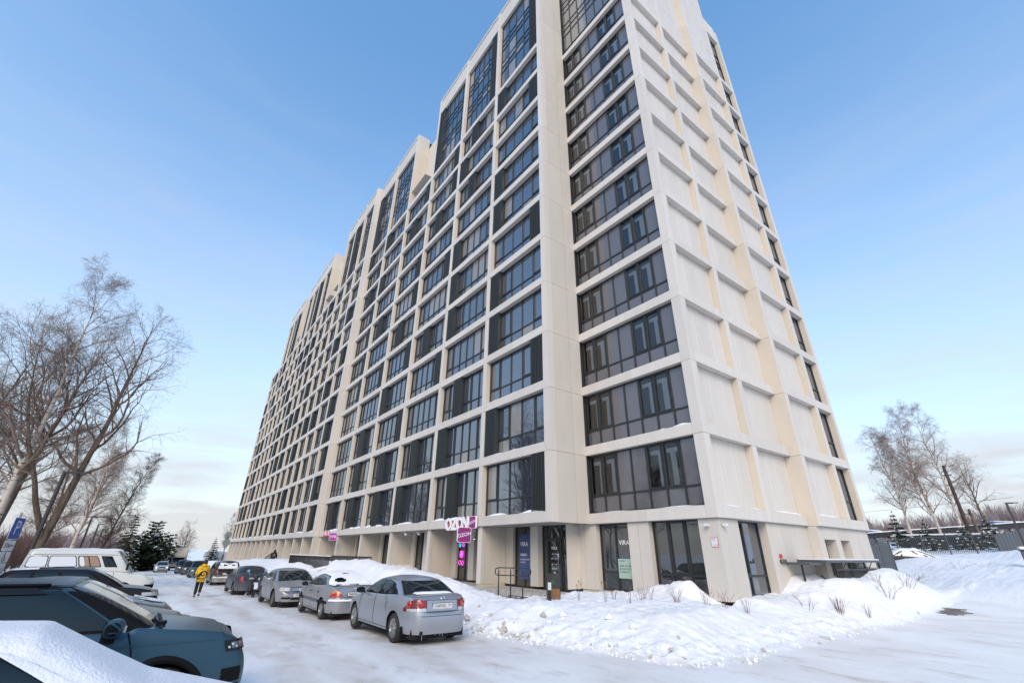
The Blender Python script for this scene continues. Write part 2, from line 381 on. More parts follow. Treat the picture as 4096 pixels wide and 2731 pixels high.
# ---- outer corner of the building and the end wall facing east
for k in range(0, 15):
    me = shared(('building_corner',), lambda: MB().prism([(-.42, 0), (0, 0), (0, .42), (-.06, .42), (-.06, .06), (-.42, .06)], GAP, ST - GAP), M['white'])
    inst('corner_panel', me, bld, (0, 0, KZ(k)))
def piece_e(name, sy, sx, sz, x, y, z, cols=(0, 1, 0)):       # end wall panel: outer face at x, runs +y
    key = (name + '_e', round(sy, 3), round(sx, 3), round(sz, 3), cols)
    def mk():
        b = MB(); n = 0; b.box(-sx, 0, GAP, sy - GAP, GAP, sz - GAP); b.m[0:6] = [cols[2], cols[2], cols[1], cols[0], cols[1], cols[0]]; return b
    return inst(name, shared(key, mk, PM), bld, (x, y, z))
SE = .417
ebays = [(.42, 3.6, 0.0), (4.0, 7.2, 0.0), (7.6, 10.75, SE)]
for k in range(0, 15):
    zz = KZ(k)
    up = k >= 11
    for (ya, yb_, xf) in ebays:
        if not up: piece_e('spandrel_panel', yb_ - ya, .34, BH, xf, ya, zz, (0, 0, 0))
        elif k == 11: piece_e('spandrel_panel', yb_ - ya, .34, BH, xf, ya, zz, (0, 0, 0))
        w3 = (yb_ - ya) / 3
        for q in range(3):
            if not up: piece_e('wall_panel', w3, .1, ST - BH, xf - .30, ya + q * w3, zz + BH)
            else: piece_e('wall_panel', w3, .1, ST - (BH if k == 11 else 0), xf - .03, ya + q * w3, zz + (BH if k == 11 else 0))
    piece_e('end_pier_panel', .4, .36, ST, 0, 3.6, zz)
    piece_e('end_pier_panel', .4, .78, ST, SE, 7.2, zz)
    piece_e('end_pier_panel', .35, .36, ST, SE, 10.75, zz)
    if k < 14: piece_e('end_pier_panel', .38, .36, ST if k < 13 else 2.3, SE, 12.85, zz)
    if k <= 11: piece_e('spandrel_panel', 1.75, .34, BH, SE, 11.1, zz, (0, 0, 0))
    if k < 11: window(1.75, WH, 2, (.9,), (SE - .28, 11.1, zz + BH + .01), R(90), pick=lambda a, b_: 0)
window(1.75, 6.2, 2, (.9, 2.7, 3.3, 4.2), (SE - .28, 11.1, KZ(11) + BH + .01), R(90))
piece_e('parapet_panel', 1.75, .3, 2.0, SE - .04, 11.1, KZ(11) + BH + 6.25)
MB().box(-6.1, -.64, 2.0, 12.9, .3, 3.4).box(-6.1, -.42, 2.0, 12.9, 3.42, 48.2).box(-6.09, -.45, 1.65, 1.99, KZ(0) + .02, 47.9).box(-.6, -.45, .42, 1.64, KZ(0) + .02, 47.9).build('core_wall', M['core'], bld)
MB().box(-.09, SE - .42, 7.65, 12.9, KZ(0) + .02, 44.5).build('core_wall', M['core'], bld)
# ---- ground floor
GF = KZ(0) - .012
def gpanel(x0, x1, y0, y1, z0=.72, z1=GF, m='warm', name='ground_panel'):
    return MB().box(x0 + .006, x1 - .006, y0, y1, z0, z1).build(name, M[m], bld)
YB = -.65                                            # back of the arcade
MB().box(-39.9, -6.12, YM + .02, -.35, GF + .004, GF + .03).box(-98, -40.36, YL + .02, -.9, GF + .004, GF + .03).box(-6.94, -.02, .02, .5, GF + .006, GF + .03).box(-.5, .0, .5, 7.2, GF + .006, GF + .03).box(-.2, SE, 7.21, 13.2, GF + .004, GF + .03).build('soffit', M['soffit'], bld)
for j, xc in enumerate(RP + [-40.14]):
    ys = [YM + .1, -1.96, -.95, YB] if j < 4 else [YM + .1, -1.4, YB]
    for a, b_ in zip(ys[:-1], ys[1:]):
        o = MB(); box6(o, xc - .19, xc + .19, a + .006, b_ - .006, .72, GF, 0, 3, 0); o.build('ground_panel', PM, bld)
    MB().box(xc - .17, xc + .17, YM + .14, YB, -.8, .72).build('plinth', M['plinth'], bld)
GR = random.Random(3)
for i, (x0, x1) in enumerate(RB):
    if i == 0: x1 = -6.95
    a = x0 + .62
    gpanel(x0, a, YB, YB + .3, m='beige')
    if i == 0: c0, c1 = -9.36, -8.8
    else: c0 = x0 + (x1 - x0) * .42; c1 = c0 + .56
    gpanel(c0, c1, YB - .14, YB + .3, m='warm')
    window(c0 - a - .02, GF - .62, 2, (.72,), (a + .01, YB + .14, .62), single=i < 2, pick=lambda p, q: 4)
    wd = x1 - c1
    dw = window(min(2.0, wd - .04), GF - .62, [0, .32, 1.36, min(2.0, wd - .04)], (2.12,), (c1 + .01, YB + .16, .62), single=i < 2, pick=lambda p, q: 4)
    # the door leaf inside the glazed screen
    d = MB().box(.36, .44, -.05, .03, .03, 2.1).box(1.24, 1.32, -.05, .03, .03, 2.1).box(.44, 1.24, -.05, .03, 2.0, 2.1).box(.44, 1.24, -.05, .03, .03, .16)
    dd = d.build('door_leaf', M['dark'], dw)
    MB().tube([(1.2, -.12, .85), (1.2, -.12, 1.75)], .018, 6).build('pull_handle', mat('steel', (.6, .6, .6), .25, 1) if 'steel' not in M else M['steel'], dw)
    if wd > 2.1: gpanel(c1 + 2.02, x1, YB, YB + .3, m='beige')
M['steel'] = mat('brushed_steel', (.6, .6, .6), .25, 1)
gpanel(-7.0, -6.95, YB, .12, m='warm', name='ground_panel')
for n in range(16):
    o = MB(); box6(o, LP[n] - .2, LP[n] + .2, YL + .12, -1.2, -1.4, GF, 0, 3, 0); o.build('ground_panel', PM, bld)
for n in range(15):
    x0, x1 = LB[n]
    gpanel(x0, x0 + 1.5, -1.2, -.9, -1.4, m='beige')
    window(x1 - x0 - 1.52, GF - .2, 2, (.8,), (x0 + 1.51, -1.0, .2), pick=lambda p, q: 4)
# glazed bay, ground floor
for (a, b_) in ((-6.95, -6.6), (-6.6, -5.86), (-4.10, -3.58), (-3.58, -3.04)):
    o = MB(); box6(o, a + .006, b_ - .006, .12, .46, .74, GF, 2, 2, 2); o.build('ground_panel', PM, bld)
MB().box(-6.9, -.17, .17, .5, -.4, .735).build('plinth', M['plinth'], bld)
def pick_shop(p, q): return 4
window(1.74, GF - .60, 2, (.2, .84), (-5.85, .34, .60), single=True, pick=pick_shop)
window(2.15, GF - .60, [0, .68, 1.45, 2.15], (.2, .84), (-3.03, .34, .60), single=True, pick=pick_shop, cas=((1, 2),))
MB().prism([(-.87, .12), (-.12, .12), (-.12, .62), (-.3, .62), (-.3, .46), (-.87, .46)], .74, GF).build('corner_panel', M['warm'], bld)
def gpe(y0, y1, x, z0=.74, z1=GF, m='warm', dx=.34): return MB().box(x - dx, x, y0 + .006, y1 - .006, z0, z1).build('ground_panel', M[m], bld)
gpe(.62, 1.5, -.12)
for a, b_ in ((3.59, 4.82), (4.82, 5.96), (5.96, 7.2)): gpe(a, b_, -.12, .3)
window(2.07, GF - .60, [0, .85, 2.07], (.2, .84), (-.12 - .32, 1.51, .60), R(90), single=True, pick=lambda p, q: 0, cas=((0, 2),))
MB().box(-.5, -.17, .17, 7.2, -.4, .735).build('plinth', M['plinth'], bld)
XE = .29
for a, b_ in ((7.2, 7.72), (8.94, 9.48), (10.52, 11.8), (11.8, 13.1)): gpe(a, b_, XE, .2, GF, dx=.5)
gpe(7.72, 8.94, XE, 2.8, GF, dx=.5); gpe(9.48, 10.52, XE, 2.8, GF, dx=.5)
for a, b_ in ((7.73, 8.93), (9.49, 10.51)): window(b_ - a, 2.2, 2, (1.0,), (XE - .42, a, .6), R(90), pick=pick_shop)
# porch of the arcade and its steps
po = MB().box(-17, -6.9, -2.2, YB - .02, -.2, .62).box(-11.3, -7.0, -2.75, -2.205, -.2, .46)
po.build('porch_step', mat('porch_concrete', (.42, .39, .345), .85, noise=(4, (.33, .30, .27), .4, .7)), bld)

# ================================================================ GROUND: snow road, banks, far fields
def vnoise(x, y, seed=0):
    xi = np.floor(x).astype(np.int64); yi = np.floor(y).astype(np.int64); fx = x - xi; fy = y - yi
    fx = fx * fx * fx * (fx * (fx * 6 - 15) + 10); fy = fy * fy * fy * (fy * (fy * 6 - 15) + 10)
    def h(a, b):
        n = (a * 374761393 + b * 668265263 + seed * 974711) & 0x7fffffff
        n = ((n ^ (n >> 13)) * 1274126177) & 0x7fffffff
        return ((n ^ (n >> 16)) & 0xffff) / 65535.0
    return (h(xi, yi) * (1 - fx) + h(xi + 1, yi) * fx) * (1 - fy) + (h(xi, yi + 1) * (1 - fx) + h(xi + 1, yi + 1) * fx) * fy - .5
def fbm(x, y, seed=0, oct=4, gain=.5):
    s = 0; a = 1
    for o in range(oct): s = s + a * vnoise(x * 2 ** o, y * 2 ** o, seed + o * 17); a *= gain
    return s
def sst(a, b, x):
    t = np.clip((x - a) / (b - a), 0, 1); return t * t * (3 - 2 * t)
def base_z(x, y):
    z = .09 + .0155 * np.minimum(0, np.maximum(x, -150) + 3)
    z = z + .62 * sst(6, 20, y) * sst(-30, -8, x) + .026 * np.clip(y - 12, 0, 40) * sst(-40, -12, x)
    z = z + .055 * np.clip(y - 40, 0, 170) * sst(-160, -40, x)
    z = z - .10 * sst(-13.4, -14.2, y) * sst(-30, -15, x)
    return z
def edge_y(x):          # southern foot of the snow bank along the parked cars
    return np.interp(x, [-160, -60, -12, -4.5, -3.2, -2, -.8, .3, 1.7, 2.6, 3.0], [-7.9, -7.9, -8.0, -8.1, -8.0, -7.6, -7.2, -6.8, -6.6, -6.2, -5.0])
def crest_h(x):
    return np.interp(x, [-140, -60, -50, -40, -29, -25.5, -22, -18.5, -16, -14.5, -11.5, -9.8, -8.2, -7.1, -5.6, -3.5, -1, 1, 2, 3],
                     [1.2, 1.65, 1.8, 1.75, 1.6, 1.15, 1.75, 1.8, 1.6, 1.48, 1.36, 1.28, 1.08, .88, .6, .62, .64, .62, .5, .3])
def ground_z(x, y):
    x = np.asarray(x, float); y = np.asarray(y, float)
    b = base_z(x, y)
    e = edge_y(x) + .35 * fbm(x * .9, y * 0 + 3, 5, 3)
    east = 2.75 + .25 * fbm(y * .5, x * 0, 9, 3) + .25 * sst(4, 9, y)
    d = np.minimum(y - e, (east - x) * 1.0)                   # distance inside the bank
    inb = sst(0, 1, d / np.interp(x, [-8, -3], [2.3, 2.4]))
    h = crest_h(x) + .02
    crest = inb * h
    # behind the crest: drop to the cleared path along the arcade (x < -5.4), else plateau up to the glazed bay
    path_mask = sst(-5.0, -6.2, x) * sst(-24, -19, x)
    drop = sst(-5.6, -3.9, y) * path_mask
    crest = crest * (1 - drop) + drop * np.minimum(h * inb, .40)
    plat = sst(-5.0, -1.0, y) * (1 - path_mask) * sst(-7, -5, x) * inb
    crest = crest + plat * .05
    # mounds: a drift against the second shop window, the hollow at the corner
    def g(cx, cy, sx, sy): return np.exp(-((x - cx) / sx) ** 2 - ((y - cy) / sy) ** 2)
    crest = crest + .40 * np.exp(-((x + 2.0) / 1.0) ** 4 - ((y + .15) / .5) ** 2) + .16 * g(-1.45, -.2, .4, .4) + .14 * g(-5.9, -1.0, .8, .9) - .34 * g(-.1, -.4, .8, .7) - .1 * g(-4.6, -.2, .6, .35)
    # the bank along the end wall
    eb = sst(3.0, 5.2, y) * sst(2.75, 1.4, x) * sst(14.5, 12.5, y) * sst(-1.5, -.4, x)
    crest = crest + eb * (.62 + .12 * np.sin(y * 1.3)) + .10 * np.exp(-((x - 1.7) / .7) ** 2 - ((y - 6.5) / 4.0) ** 4) - .35 * g(.5, 6.2, .5, 1.2)
    # beyond the building on the east: soft drifts
    far = sst(12, 18, y) * sst(-30, -12, x)
    crest = crest * (1 - sst(13, 16, y)) + far * (.25 + .35 * fbm(x * .12, y * .12, 31, 3))
    crest = crest + 1.0 * np.exp(-((x - 6.5) / 7) ** 2 - ((y - 44) / 7) ** 2) + .55 * np.exp(-((x + 2.2) / 3.5) ** 2 - ((y - 34.4) / 3.5) ** 2)
    # heaps behind the parked cars on the south side
    sh = sst(-18.6, -21.0, y) * sst(-2, -8, x) * (.75 + .5 * fbm(x * .3, y * .3, 77, 3)) * sst(-60, -45, y)
    nz_amt = np.clip(inb * sst(14, 12, y) + .8 * far + sh + eb, 0, 1)
    lump = nz_amt * (.11 * fbm(x * 1.1, y * 1.1, 3, 3) + .06 * np.abs(fbm(x * 3.1, y * 3.1, 13, 4)) + .035 * fbm(x * 7, y * 7, 23, 2))
    # broken ploughed face: rough clods near the foot of the bank
    face = np.exp(-((d - .7) / .55) ** 2) * sst(0, .25, d)
    lump = lump + face * (.20 * np.abs(fbm(x * 2.6, y * 2.6, 41, 3)) + .10 * fbm(x * 6, y * 6, 43, 2)) + nz_amt * .05 * np.maximum(0, fbm(x * 4.3, y * 4.3, 61, 2) - .12) * 2.2
    road = (1 - nz_amt) * (.018 * fbm(x * .6, y * .9, 51, 3) + .006 * fbm(x * 4, y * 4, 53, 2))
    ruts = (1 - nz_amt) * sst(-14.2, -13.6, y) * sst(-8.4, -8.9, y) * (-.02) * (np.exp(-((y + 11.7 + .1 * np.sin(x * .2)) / .28) ** 2) + np.exp(-((y + 13.2 + .1 * np.sin(x * .2)) / .28) ** 2))
    return b + crest + sh + lump + road + ruts, nz_amt
def axis(a0, a1, st, lo, hi, g=1.09):
    c = list(np.arange(a0, a1, st)); s = st
    v = a1
    while v < hi: c.append(v); s *= g; v += s
    c.append(hi); s = st; v = a0 - st; f = []
    while v > lo: f.append(v); s *= g; v -= s
    f.append(lo); return np.array(sorted(f + c))
gx = axis(-9, 4.5, .085, -3500, 3500, 1.045); gy = axis(-9.2, 2.0, .085, -3500, 3500, 1.05)
GX, GY = np.meshgrid(gx, gy)
GZ, GM = ground_z(GX, GY)
nx, ny = len(gx), len(gy)
idx = np.arange(nx * ny).reshape(ny, nx)
quads = np.stack([idx[:-1, :-1], idx[:-1, 1:], idx[1:, 1:], idx[1:, :-1]], -1).reshape(-1, 4)
fm = GM[:-1, :-1].reshape(-1)
cxq = (GX[:-1, :-1]).reshape(-1); cyq = (GY[:-1, :-1]).reshape(-1)
near = (np.abs(cxq) < 170) & (cyq > -60) & (cyq < 60)
isbank = (fm > .04) & near
isroad = (~isbank) & near
VV = np.stack([GX, GY, GZ], -1).reshape(-1, 3)
def sub_mesh(name, mask, material):
    q = quads[mask]; u, inv = np.unique(q, return_inverse=True); q = inv.reshape(-1, 4)
    me = bpy.data.meshes.new(name); me.vertices.add(len(u)); me.vertices.foreach_set('co', VV[u].astype(np.float32).ravel())
    me.loops.add(q.size); me.loops.foreach_set('vertex_index', q.ravel().astype(np.int32))
    me.polygons.add(len(q)); me.polygons.foreach_set('loop_start', np.arange(0, q.size, 4, dtype=np.int32))
    me.polygons.foreach_set('use_smooth', np.ones(len(q), dtype=bool)); me.materials.append(material); me.update(calc_edges=True)
    o = bpy.data.objects.new(name, me); COL.objects.link(o); o['kind'] = 'structure'; return o
def snow_mat(name, road):
    m = bpy.data.materials.new(name); m.use_nodes = True; t = m.node_tree; b = t.nodes['Principled BSDF']; L = t.links.new
    tc = t.nodes.new('ShaderNodeTexCoord')
    def noise(scale, det, stretch=(1, 1, 1), rough=.55):
        mp_ = t.nodes.new('ShaderNodeMapping'); mp_.inputs['Scale'].default_value = stretch; L(tc.outputs['Object'], mp_.inputs[0])
        n = t.nodes.new('ShaderNodeTexNoise'); n.inputs['Scale'].default_value = scale; n.inputs['Detail'].default_value = det; n.inputs['Roughness'].default_value = rough; L(mp_.outputs[0], n.inputs['Vector']); return n.outputs['Fac']
    def ramp(src, a, c, lo=0., hi=1.):
        r = t.nodes.new('ShaderNodeMapRange'); r.inputs[1].default_value = a; r.inputs[2].default_value = c; r.inputs[3].default_value = lo; r.inputs[4].default_value = hi; L(src, r.inputs[0]); return r.outputs[0]
    def mixc(f, a, c):
        x = t.nodes.new('ShaderNodeMix'); x.data_type = 'RGBA'; L(f, x.inputs[0])
        for i, v in ((6, a), (7, c)):
            if isinstance(v, tuple): x.inputs[i].default_value = (*v, 1)
            else: L(v, x.inputs[i])
        return x.outputs[2]
    def mul(a, c):
        x = t.nodes.new('ShaderNodeMath'); x.operation = 'MULTIPLY'; L(a, x.inputs[0])
        if isinstance(c, float): x.inputs[1].default_value = c
        else: L(c, x.inputs[1])
        return x.outputs[0]
    if road:
        c = mixc(ramp(noise(.5, 6, (.7, 1.1, 1)), .40, .66), (.80, .795, .79), (.70, .675, .65))
        c = mixc(ramp(noise(1.1, 8, (.6, 1.3, 1), .65), .54, .70, 0, .75), c, (.48, .42, .355))
        c = mixc(ramp(noise(14, 4, (.6, 1.4, 1), .7), .62, .76, 0, .35), c, (.50, .46, .42))
        # wheel tracks: packed, slightly sandy
        sp = t.nodes.new('ShaderNodeSeparateXYZ'); L(tc.outputs['Object'], sp.inputs[0])
        wv = t.nodes.new('ShaderNodeMath'); wv.operation = 'MULTIPLY_ADD'; L(noise(.12, 2), wv.inputs[0]); wv.inputs[1].default_value = 2.4; L(sp.outputs[1], wv.inputs[2])
        tr_ = None
        for y_ in (-9.4, -10.9, -11.9):
            a = t.nodes.new('ShaderNodeMath'); a.operation = 'ADD'; L(wv.outputs[0], a.inputs[0]); a.inputs[1].default_value = -y_
            q = t.nodes.new('ShaderNodeMath'); q.operation = 'ABSOLUTE'; L(a.outputs[0], q.inputs[0]); r = ramp(q.outputs[0], .12, .42, 1, 0)
            if tr_ is None: tr_ = r
            else:
                mx = t.nodes.new('ShaderNodeMath'); mx.operation = 'MAXIMUM'; L(tr_, mx.inputs[0]); L(r, mx.inputs[1]); tr_ = mx.outputs[0]
        c = mixc(mul(mul(tr_, ramp(noise(1.3, 6), .35, .65)), .7), c, (.56, .505, .45))
        c = mixc(mul(mul(mul(ramp(sp.outputs[1], -11.2, -9.6), ramp(sp.outputs[1], -7.6, -8.6)), ramp(sp.outputs[0], .5, -3.0)), ramp(noise(1.6, 7), .30, .62, .15, .75)), c, (.43, .375, .315))
        bh = noise(3.5, 8, (.5, 1.3, 1)); bs, bd = .35, .06
    else:
        c = mixc(ramp(noise(.7, 6), .46, .72, 0, .6), (.82, .82, .83), (.75, .73, .71))
        c = mixc(ramp(noise(2.3, 8, (1, 1, 1), .65), .60, .74, 0, .6), c, (.50, .44, .37))
        bh = noise(5.5, 9, (1, 1, 1), .62); bs, bd = .7, .09
    L(c, b.inputs['Base Color']); b.inputs['Roughness'].default_value = .6 if not road else .5; b.inputs['Specular IOR Level'].default_value = .35
    bp = t.nodes.new('ShaderNodeBump'); bp.inputs['Strength'].default_value = bs; bp.inputs['Distance'].default_value = bd; L(bh, bp.inputs['Height']); L(bp.outputs[0], b.inputs['Normal'])
    return m
M['road_snow'] = snow_mat('packed_road_snow', True); M['bank_snow'] = snow_mat('bank_snow', False)
sub_mesh('road', isroad, M['road_snow']); sub_mesh('snow_bank', isbank, M['bank_snow']); sub_mesh('ground', ~near, M['snow'])
def gz(x, y): return float(ground_z(np.array([x]), np.array([y]))[0][0])
def road_z(x): return .09 + .0155 * min(0, x + 3)
# clods of ploughed snow along the foot of the bank
rc = random.Random(11); b = MB(); bd_ = MB()
def clod(bb, x, y, z, r):
    n = len(bb.v); ph = [(1, 0, 0), (-1, 0, 0), (0, 1, 0), (0, -1, 0), (0, 0, 1), (0, 0, -1)]
    for p in ph:
        s = r * rc.uniform(.6, 1.2); bb.v.append((x + p[0] * s + rc.uniform(-.2, .2) * r, y + p[1] * s + rc.uniform(-.2, .2) * r, z + p[2] * s * .8))
    for f in ((0, 2, 4), (2, 1, 4), (1, 3, 4), (3, 0, 4), (2, 0, 5), (1, 2, 5), (3, 1, 5), (0, 3, 5)): bb.f.append(tuple(n + i for i in f)); bb.m.append(0); bb.sm.append(False)
pts = []
for i in range(620):
    x = rc.choice([rc.uniform(-14, 3), rc.uniform(-6, 3)]); e = float(edge_y(np.array([x]))[()] if False else edge_y(x)); y = e + abs(rc.gauss(.1, .45)) - .12
    pts.append((x, y, min(.085, .010 + rc.expovariate(1 / .018))))
for i in range(28):
    x = rc.uniform(-8, 2.6); pts.append((x, float(edge_y(x)) + rc.uniform(.2, 1.6), rc.uniform(.05, .14)))
for i in range(120):
    y = rc.uniform(-5, 9); x = 2.75 - abs(rc.gauss(0, .45)) + .1; pts.append((x, y, min(.09, .012 + rc.expovariate(1 / .02))))
for i in range(80):
    x = rc.gauss(-2.5, .4); pts.append((x, float(edge_y(x)) + .2 + abs(rc.gauss(.2, .25)), .02 + rc.expovariate(1 / .03)))
zs, _ = ground_z(np.array([p[0] for p in pts]), np.array([p[1] for p in pts]))
for q_, (p, z_) in enumerate(zip(pts, zs)): clod(bd_ if rc.random() < (.12 if q_ < len(pts) - 80 else .75) else b, p[0], p[1], float(z_) + p[2] * (.25 if q_ < len(pts) - 80 else -.1), p[2])
o = b.build('snow_clods', M['snow']); tag(o, 'small clods of ploughed snow scattered along the foot of the bank', 'snow clods', kind='stuff')
o = bd_.build('dirty_clods', mat('dirty_snow', (.36, .32, .27), .8, noise=(30, (.55, .52, .48), .4, .6))); tag(o, 'dirty brown lumps of ice and grit in the snow bank', 'dirty clods', kind='stuff')
# snow lying on the ledges of the lowest bands
b = MB(); rl = random.Random(4)
def ledge(x0, x1, y0, y1, z, hmax, along='x'):
    n = max(5, int(abs(x1 - x0) / .22)); P = []
    ph = rl.uniform(0, 9)
    for i in range(n + 1):
        t = i / n; u = x0 + (x1 - x0) * t
        h = hmax * (.45 + .4 * math.sin(ph + t * 5.3) + .3 * math.sin(ph * 2 + t * 13)) * min(1, t * 6, (1 - t) * 6); h = max(0.004, h)
        row = [(y0 + .03, 0), (y0 + .05, h * .55), (y0 + .12, h), (y1, h * 1.25)]
        P.append([(u, a, z + c) if along == 'x' else (-a, u, z + c) for a, c in row])
    b.grid(P, 0, True, flip=(along == 'x'))
for i, (x0, x1) in enumerate(RB):
    ledge(x0 + .05, x1 - .05, YM, YM + .28, KZ(0) + BH + .003, .17)
    for k in (1, 2, 3):
        if rl.random() < .75: ledge(x0 + .1, x0 + (x1 - x0) * rl.uniform(.4, .95), YM, YM + .28, KZ(k) + BH + .003, .09)
for i, (x0, x1) in enumerate(LB):
    for k in (0, 1): ledge(x0 + .05, x1 - .05, YL, YL + .28, KZ(k) + BH + .003, .16 if k == 0 else .08)
ledge(bx0 + .1, bx1, YA, YA + .22, KZ(0) + BH + .003, .06); ledge(bx1 - 1.6, bx1, YA, YA + .22, KZ(1) + BH + .003, .12)
for (ya, yb_, xf) in ebays: ledge(ya + .05, yb_ - .05, -xf, -xf + .3, KZ(0) + BH + .003, .09, 'y')
o = b.build('ledge_snow', M['snow']); tag(o, 'thin drifts of snow lying on the ledges below the windows', 'ledge snow', kind='stuff')
# paving showing through the snow: by the arcade steps and out on the east lane
def paving(name, x0, x1, y0, y1, sx, sy, seed, keep):
    rp = random.Random(seed); t = empty(name, ((x0 + x1) / 2, (y0 + y1) / 2, 0)); t['kind'] = 'structure'
    pm_ = [shared(('paver', sx, q), lambda: MB().box(.004, sx - .004, .004, sy - .004, -.06, 0), mat('grey_paver', ((.15, .145, .14), (.20, .19, .18))[q], .85)) for q in (0, 1)]
    cx, cy = (x0 + x1) / 2, (y0 + y1) / 2; j = 0; y = y0
    while y < y1:
        x = x0 + (sx / 2 if j % 2 else 0)
        while x < x1:
            u = (x - cx) / (x1 - x0) * 2; v = (y - cy) / (y1 - y0) * 2
            if u * u + v * v + rp.uniform(-.35, .35) < keep: inst('paver', pm_[rp.random() < .4], t, (x - cx, y - cy, gz(x + sx / 2, y + sy / 2) + .022 + rp.uniform(-.012, .006)))
            x += sx
        y += sy; j += 1
paving('paved_path', -9.6, -5.2, -4.3, -2.4, .3, .15, 3, .8)
paving('paved_lane_patch', 2.4, 3.5, 9.2, 11.2, .3, .2, 5, .6)

# ================================================================ VEHICLES
def paint(name, col, rough=.28, metal=.0, dirt=.35):
    m = mat(name, col, rough, metal, coat=.15, spec=.35 if max(col) > .15 else .18); t = m.node_tree; b = t.nodes['Principled BSDF']; L = t.links.new
    tc = t.nodes.new('ShaderNodeTexCoord'); sp = t.nodes.new('ShaderNodeSeparateXYZ'); L(tc.outputs['Object'], sp.inputs[0])
    n = t.nodes.new('ShaderNodeTexNoise'); n.inputs['Scale'].default_value = 6; n.inputs['Detail'].default_value = 6; L(tc.outputs['Object'], n.inputs['Vector'])
    r = t.nodes.new('ShaderNodeMapRange'); r.inputs[1].default_value = .75; r.inputs[2].default_value = .2; L(sp.outputs[2], r.inputs[0])     # road salt thrown up on the sills
    mu = t.nodes.new('ShaderNodeMath'); mu.operation = 'MULTIPLY'; L(r.outputs[0], mu.inputs[0]); L(n.outputs['Fac'], mu.inputs[1])
    m2 = t.nodes.new('ShaderNodeMath'); m2.operation = 'MULTIPLY_ADD'; m2.use_clamp = True; L(mu.outputs[0], m2.inputs[0]); m2.inputs[1].default_value = dirt * 2; m2.inputs[2].default_value = .02
    mx = t.nodes.new('ShaderNodeMix'); mx.data_type = 'RGBA'; L(m2.outputs[0], mx.inputs[0]); mx.inputs[6].default_value = (*col, 1); mx.inputs[7].default_value = (.42, .40, .375, 1); L(mx.outputs[2], b.inputs['Base Color'])
    rr = t.nodes.new('ShaderNodeMapRange'); rr.inputs[3].default_value = rough; rr.inputs[4].default_value = .7; L(m2.outputs[0], rr.inputs[0]); L(rr.outputs[0], b.inputs['Roughness'])
    cw = t.nodes.new('ShaderNodeMapRange'); cw.inputs[3].default_value = .15 if max(col) > .15 else .03; cw.inputs[4].default_value = .05; L(m2.outputs[0], cw.inputs[0]); L(cw.outputs[0], b.inputs['Coat Weight'])
    return m
M['tyre'] = mat('tyre_rubber', (.022, .021, .02), .85, noise=(14, (.10, .095, .09), .5, .8))
M['rim'] = mat('alloy_rim', (.42, .41, .39), .35, .8, noise=(5, (.30, .28, .25), .4, .7)); M['steelrim'] = mat('dark_rim', (.10, .10, .10), .5)
M['carglass'] = mat('car_glass', (.010, .017, .021), .03, ior=1.40); M['carglass_frost'] = mat('frosted_car_glass', (.42, .44, .46), .5)
M['screenglass'] = mat('windscreen_glass', (.016, .022, .024), .06, ior=1.25, spec=.3); M['trim'] = mat('black_trim', (.007, .007, .008), .6, spec=.15); M['under'] = mat('underbody', (.012, .012, .012), .9)
M['red'] = mat('red_lamp', (.38, .012, .012), .12, coat=1); M['darkred'] = mat('dark_red_lamp', (.14, .006, .008), .12, coat=1); M['clearlamp'] = mat('clear_lamp', (.50, .49, .47), .1, .35, coat=1); M['amber'] = mat('amber_lamp', (.62, .17, .02), .15, coat=1); M['lampblack'] = mat('black_lamp', (.012, .012, .014), .2, spec=.3)
M['lit'] = mat('lit_headlamp', (.9, .9, .85), .2, emit=(1, .93, .78), estr=3.0)
M['darklens'] = mat('smoked_lens', (.10, .10, .105), .1, coat=1); M['chrome'] = mat('chrome', (.7, .7, .7), .12, 1); M['plate'] = mat('plate_white', (.62, .61, .58), .5, noise=(20, (.45, .43, .40), .45, .7)); M['ink'] = mat('black_ink', (.015, .015, .015), .6)
def se(a, n, v):           # superellipse coordinate
    return a * max(0.0, 1 - abs(v) ** n) ** (1 / n)
